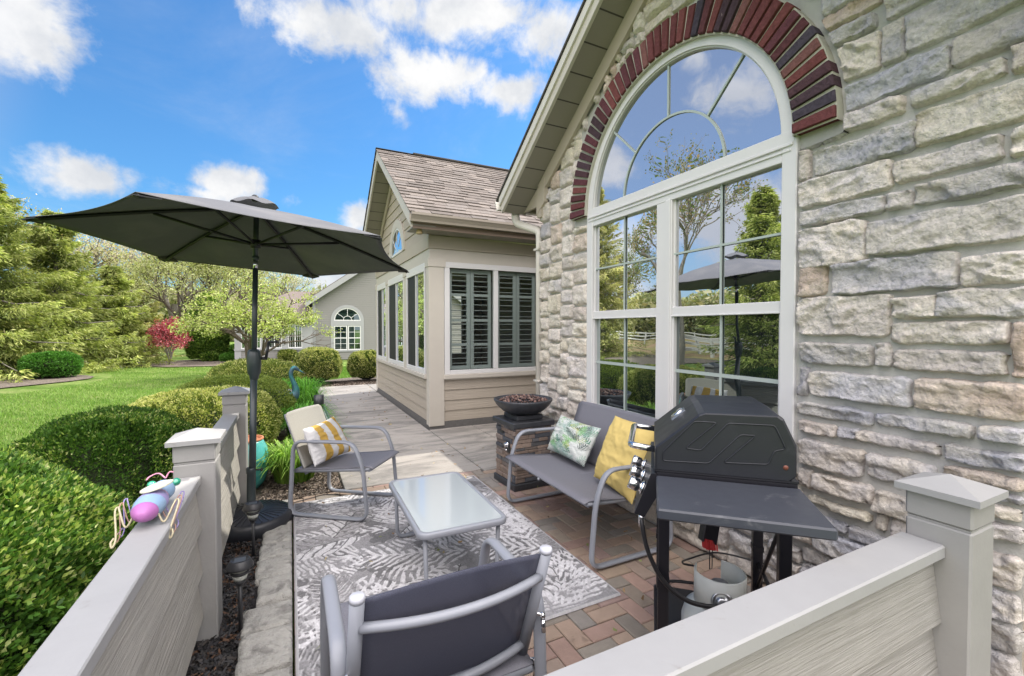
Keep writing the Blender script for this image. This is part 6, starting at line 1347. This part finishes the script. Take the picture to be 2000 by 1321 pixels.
for s in (1, -1):
    f = lambda x: GPX+(x-GPX)*s
    mb.prism([(f(GX0-.35), HY-.38, GEZ-.35*k_-.10), (GPX, HY-.38, GPZ-.10), (GPX, HY-.38, GPZ+.20), (f(GX0-.35), HY-.38, GEZ-.35*k_+.20)], (0, .028, 0))
mb.build('rake_board', GTR, gh)
def hwin(name): e = bpy.data.objects.new(name, None); COL.objects.link(e); e.parent = gh; XF[e.name] = XF[gh.name]; return e
w_ = hwin('arched_window'); c_ = 2.64; mb = MB(); AZ2 = 1.88
def aring(mb, cx, cz, r0, r1, y0, y1, n=28):
    for i in range(n):
        q = [(cx-r_*math.cos(a), cz+r_*math.sin(a)) for a in (math.pi*i/n, math.pi*(i+1)/n) for r_ in (r0, r1)]
        mb.add([(q[j][0], y0, q[j][1]) for j in (0, 1, 3, 2)]+[(q[j][0], y1, q[j][1]) for j in (0, 1, 3, 2)], [(0, 1, 2, 3), (1, 5, 6, 2), (0, 3, 7, 4)])
aring(mb, c_, AZ2, .655, .81, HY-.045, HY); mb.box((c_-.81, HY-.045, .36), (c_-.66, HY, AZ2)); mb.box((c_+.66, HY-.045, .36), (c_+.81, HY, AZ2)); mb.box((c_-.66, HY-.044, 1.62), (c_+.66, HY, AZ2)); mb.box((c_-.81, HY-.05, .28), (c_+.81, HY, .36)); mb.build('window_trim', GTR, w_)
mb = MB(); WV2 = mat('bright_vinyl', (.72, .72, .72), .4); aring(mb, c_, AZ2, .61, .655, HY-.03, HY-.0)
mb.box((c_-.655, HY-.031, AZ2), (c_+.655, HY, AZ2+.045))
for a, b in ((c_-.66, c_-.02), (c_+.02, c_+.66)): mb.box((a, HY-.03, .36), (a+.045, HY, 1.62)); mb.box((b-.045, HY-.03, .36), (b, HY, 1.62)); mb.box((a+.045, HY-.03, 1.57), (b-.045, HY, 1.62)); mb.box((a+.045, HY-.03, .36), (b-.045, HY, .41)); mb.box((a+.045, HY-.03, .96), (b-.045, HY, 1.01))
aring(mb, c_, AZ2+.04, .19, .215, HY-.029, HY-.01, 16)
for d_ in (35, 90, 145): d = (-math.cos(R(d_)), math.sin(R(d_))); mb.obox((c_+d[0]*.42, HY-.02, AZ2+.03+d[1]*.42), (d[0]*.20, 0, d[1]*.20), (0, .008, 0), (-d[1]*.012, 0, d[0]*.012))
for a in (c_-.34, c_+.34): mb.box((a-.01, HY-.028, .41), (a+.01, HY-.01, 1.57)); mb.box((a-.27, HY-.027, .68), (a+.27, HY-.009, .70)); mb.box((a-.27, HY-.027, 1.28), (a+.27, HY-.009, 1.30))
mb.build('window_frame', WV2, w_)
GD = glassmat('far_glass', .22, (.8, .95, .9), (.01, .02, .018))
mb = MB(); mb.add([(c_-.63*math.cos(math.pi*i/20), HY-.022, AZ2+.02+.61*math.sin(math.pi*i/20)) for i in range(21)], [tuple(range(21))]); mb.build('pane', GD, w_)
for a, b in ((c_-.62, c_-.05), (c_+.05, c_+.62)): mb = MB(); mb.add([(a, HY-.022, .39), (b, HY-.022, .39), (b, HY-.022, 1.6), (a, HY-.022, 1.6)], [(0, 1, 2, 3)]); mb.build('pane', GD, w_)
# side wing with a porch roof
mb = MB(); z = -.12; WX0 = -2.35
while z < .52: mb.prism([(WX0, HY-.25, z), (WX0, HY-.233, z+h), (WX0, HY-.15, z+h), (WX0, HY-.15, z)], (GX0-WX0-.02, 0, 0)); z += h
mb.box((WX0, HY-.149, -.2), (GX0-.001, HY+5, 2.0)); mb.build('wing_wall', GSM, gh)
mb = MB()
for a, b in ((WX0, WX0+.26), (-1.28, -1.02+.0), (-.40, -.12), (.50, .98)): mb.box((a, HY-.27, -.1 if a in (WX0, .50) else .48), (b, HY-.14, 1.95))
mb.box((WX0, HY-.265, 1.66), (.98, HY-.14, 2.1)); mb.box((WX0-.02, HY-.30, .44), (1.0, HY-.14, .52)); mb.build('wing_trim', GTR, gh)
for a, b in ((-2.09, -1.28), (-1.02, -.40), (-.12, .50)):
    w_ = hwin('wing_window'); mb = MB(); m_ = (a+b)/2; mb.box((a, HY-.25, .52), (a+.04, HY-.15, 1.66)); mb.box((b-.04, HY-.25, .52), (b, HY-.15, 1.66)); mb.box((m_-.025, HY-.25, .52), (m_+.025, HY-.15, 1.66)); mb.box((a, HY-.251, .52), (b, HY-.15, .565)); mb.box((a, HY-.251, 1.62), (b, HY-.15, 1.66))
    for k in (1, 2, 3, 4, 5): x = a+(b-a)*k/6; mb.box((x-.006, HY-.235, .56), (x+.006, HY-.2, 1.62)) if k != 3 else None
    for z in (.85, 1.1, 1.36): mb.box((a, HY-.234, z), (b, HY-.2, z+.012))
    mb.build('window_frame', WV2, w_); mb = MB(); mb.add([(a, HY-.225, .52), (b, HY-.225, .52), (b, HY-.225, 1.66), (a, HY-.225, 1.66)], [(0, 1, 2, 3)]); mb.build('pane', GD, w_)
mb = MB(); mb.add([(WX0-.35, HY-.6, 1.98), (GX0-.02, HY-.6, 1.98), (GX0-.02, HY+2.6, 3.5), (WX0+2.4, HY+2.6, 3.5), (WX0-.35, HY+5.5, 1.98)], [(0, 1, 2, 3), (0, 3, 4)]); mb.add([(WX0-.35, HY-.6, 1.90), (GX0-.02, HY-.6, 1.90), (GX0-.02, HY+2.6, 1.90), (WX0-.35, HY+5.5, 1.90)], [(3, 2, 1, 0)]); mb.build('wing_roof', SR, gh)
mb = MB(); mb.box((WX0-.36, HY-.66, 1.86), (GX0-.02, HY-.60, 1.99)); mb.build('wing_gutter', GTR, gh)
ro = MB(); ro.box((-3.0, HY+9, 3.3), (5, HY+12, 3.9)); ro.build('rear_roof', SR, gh)
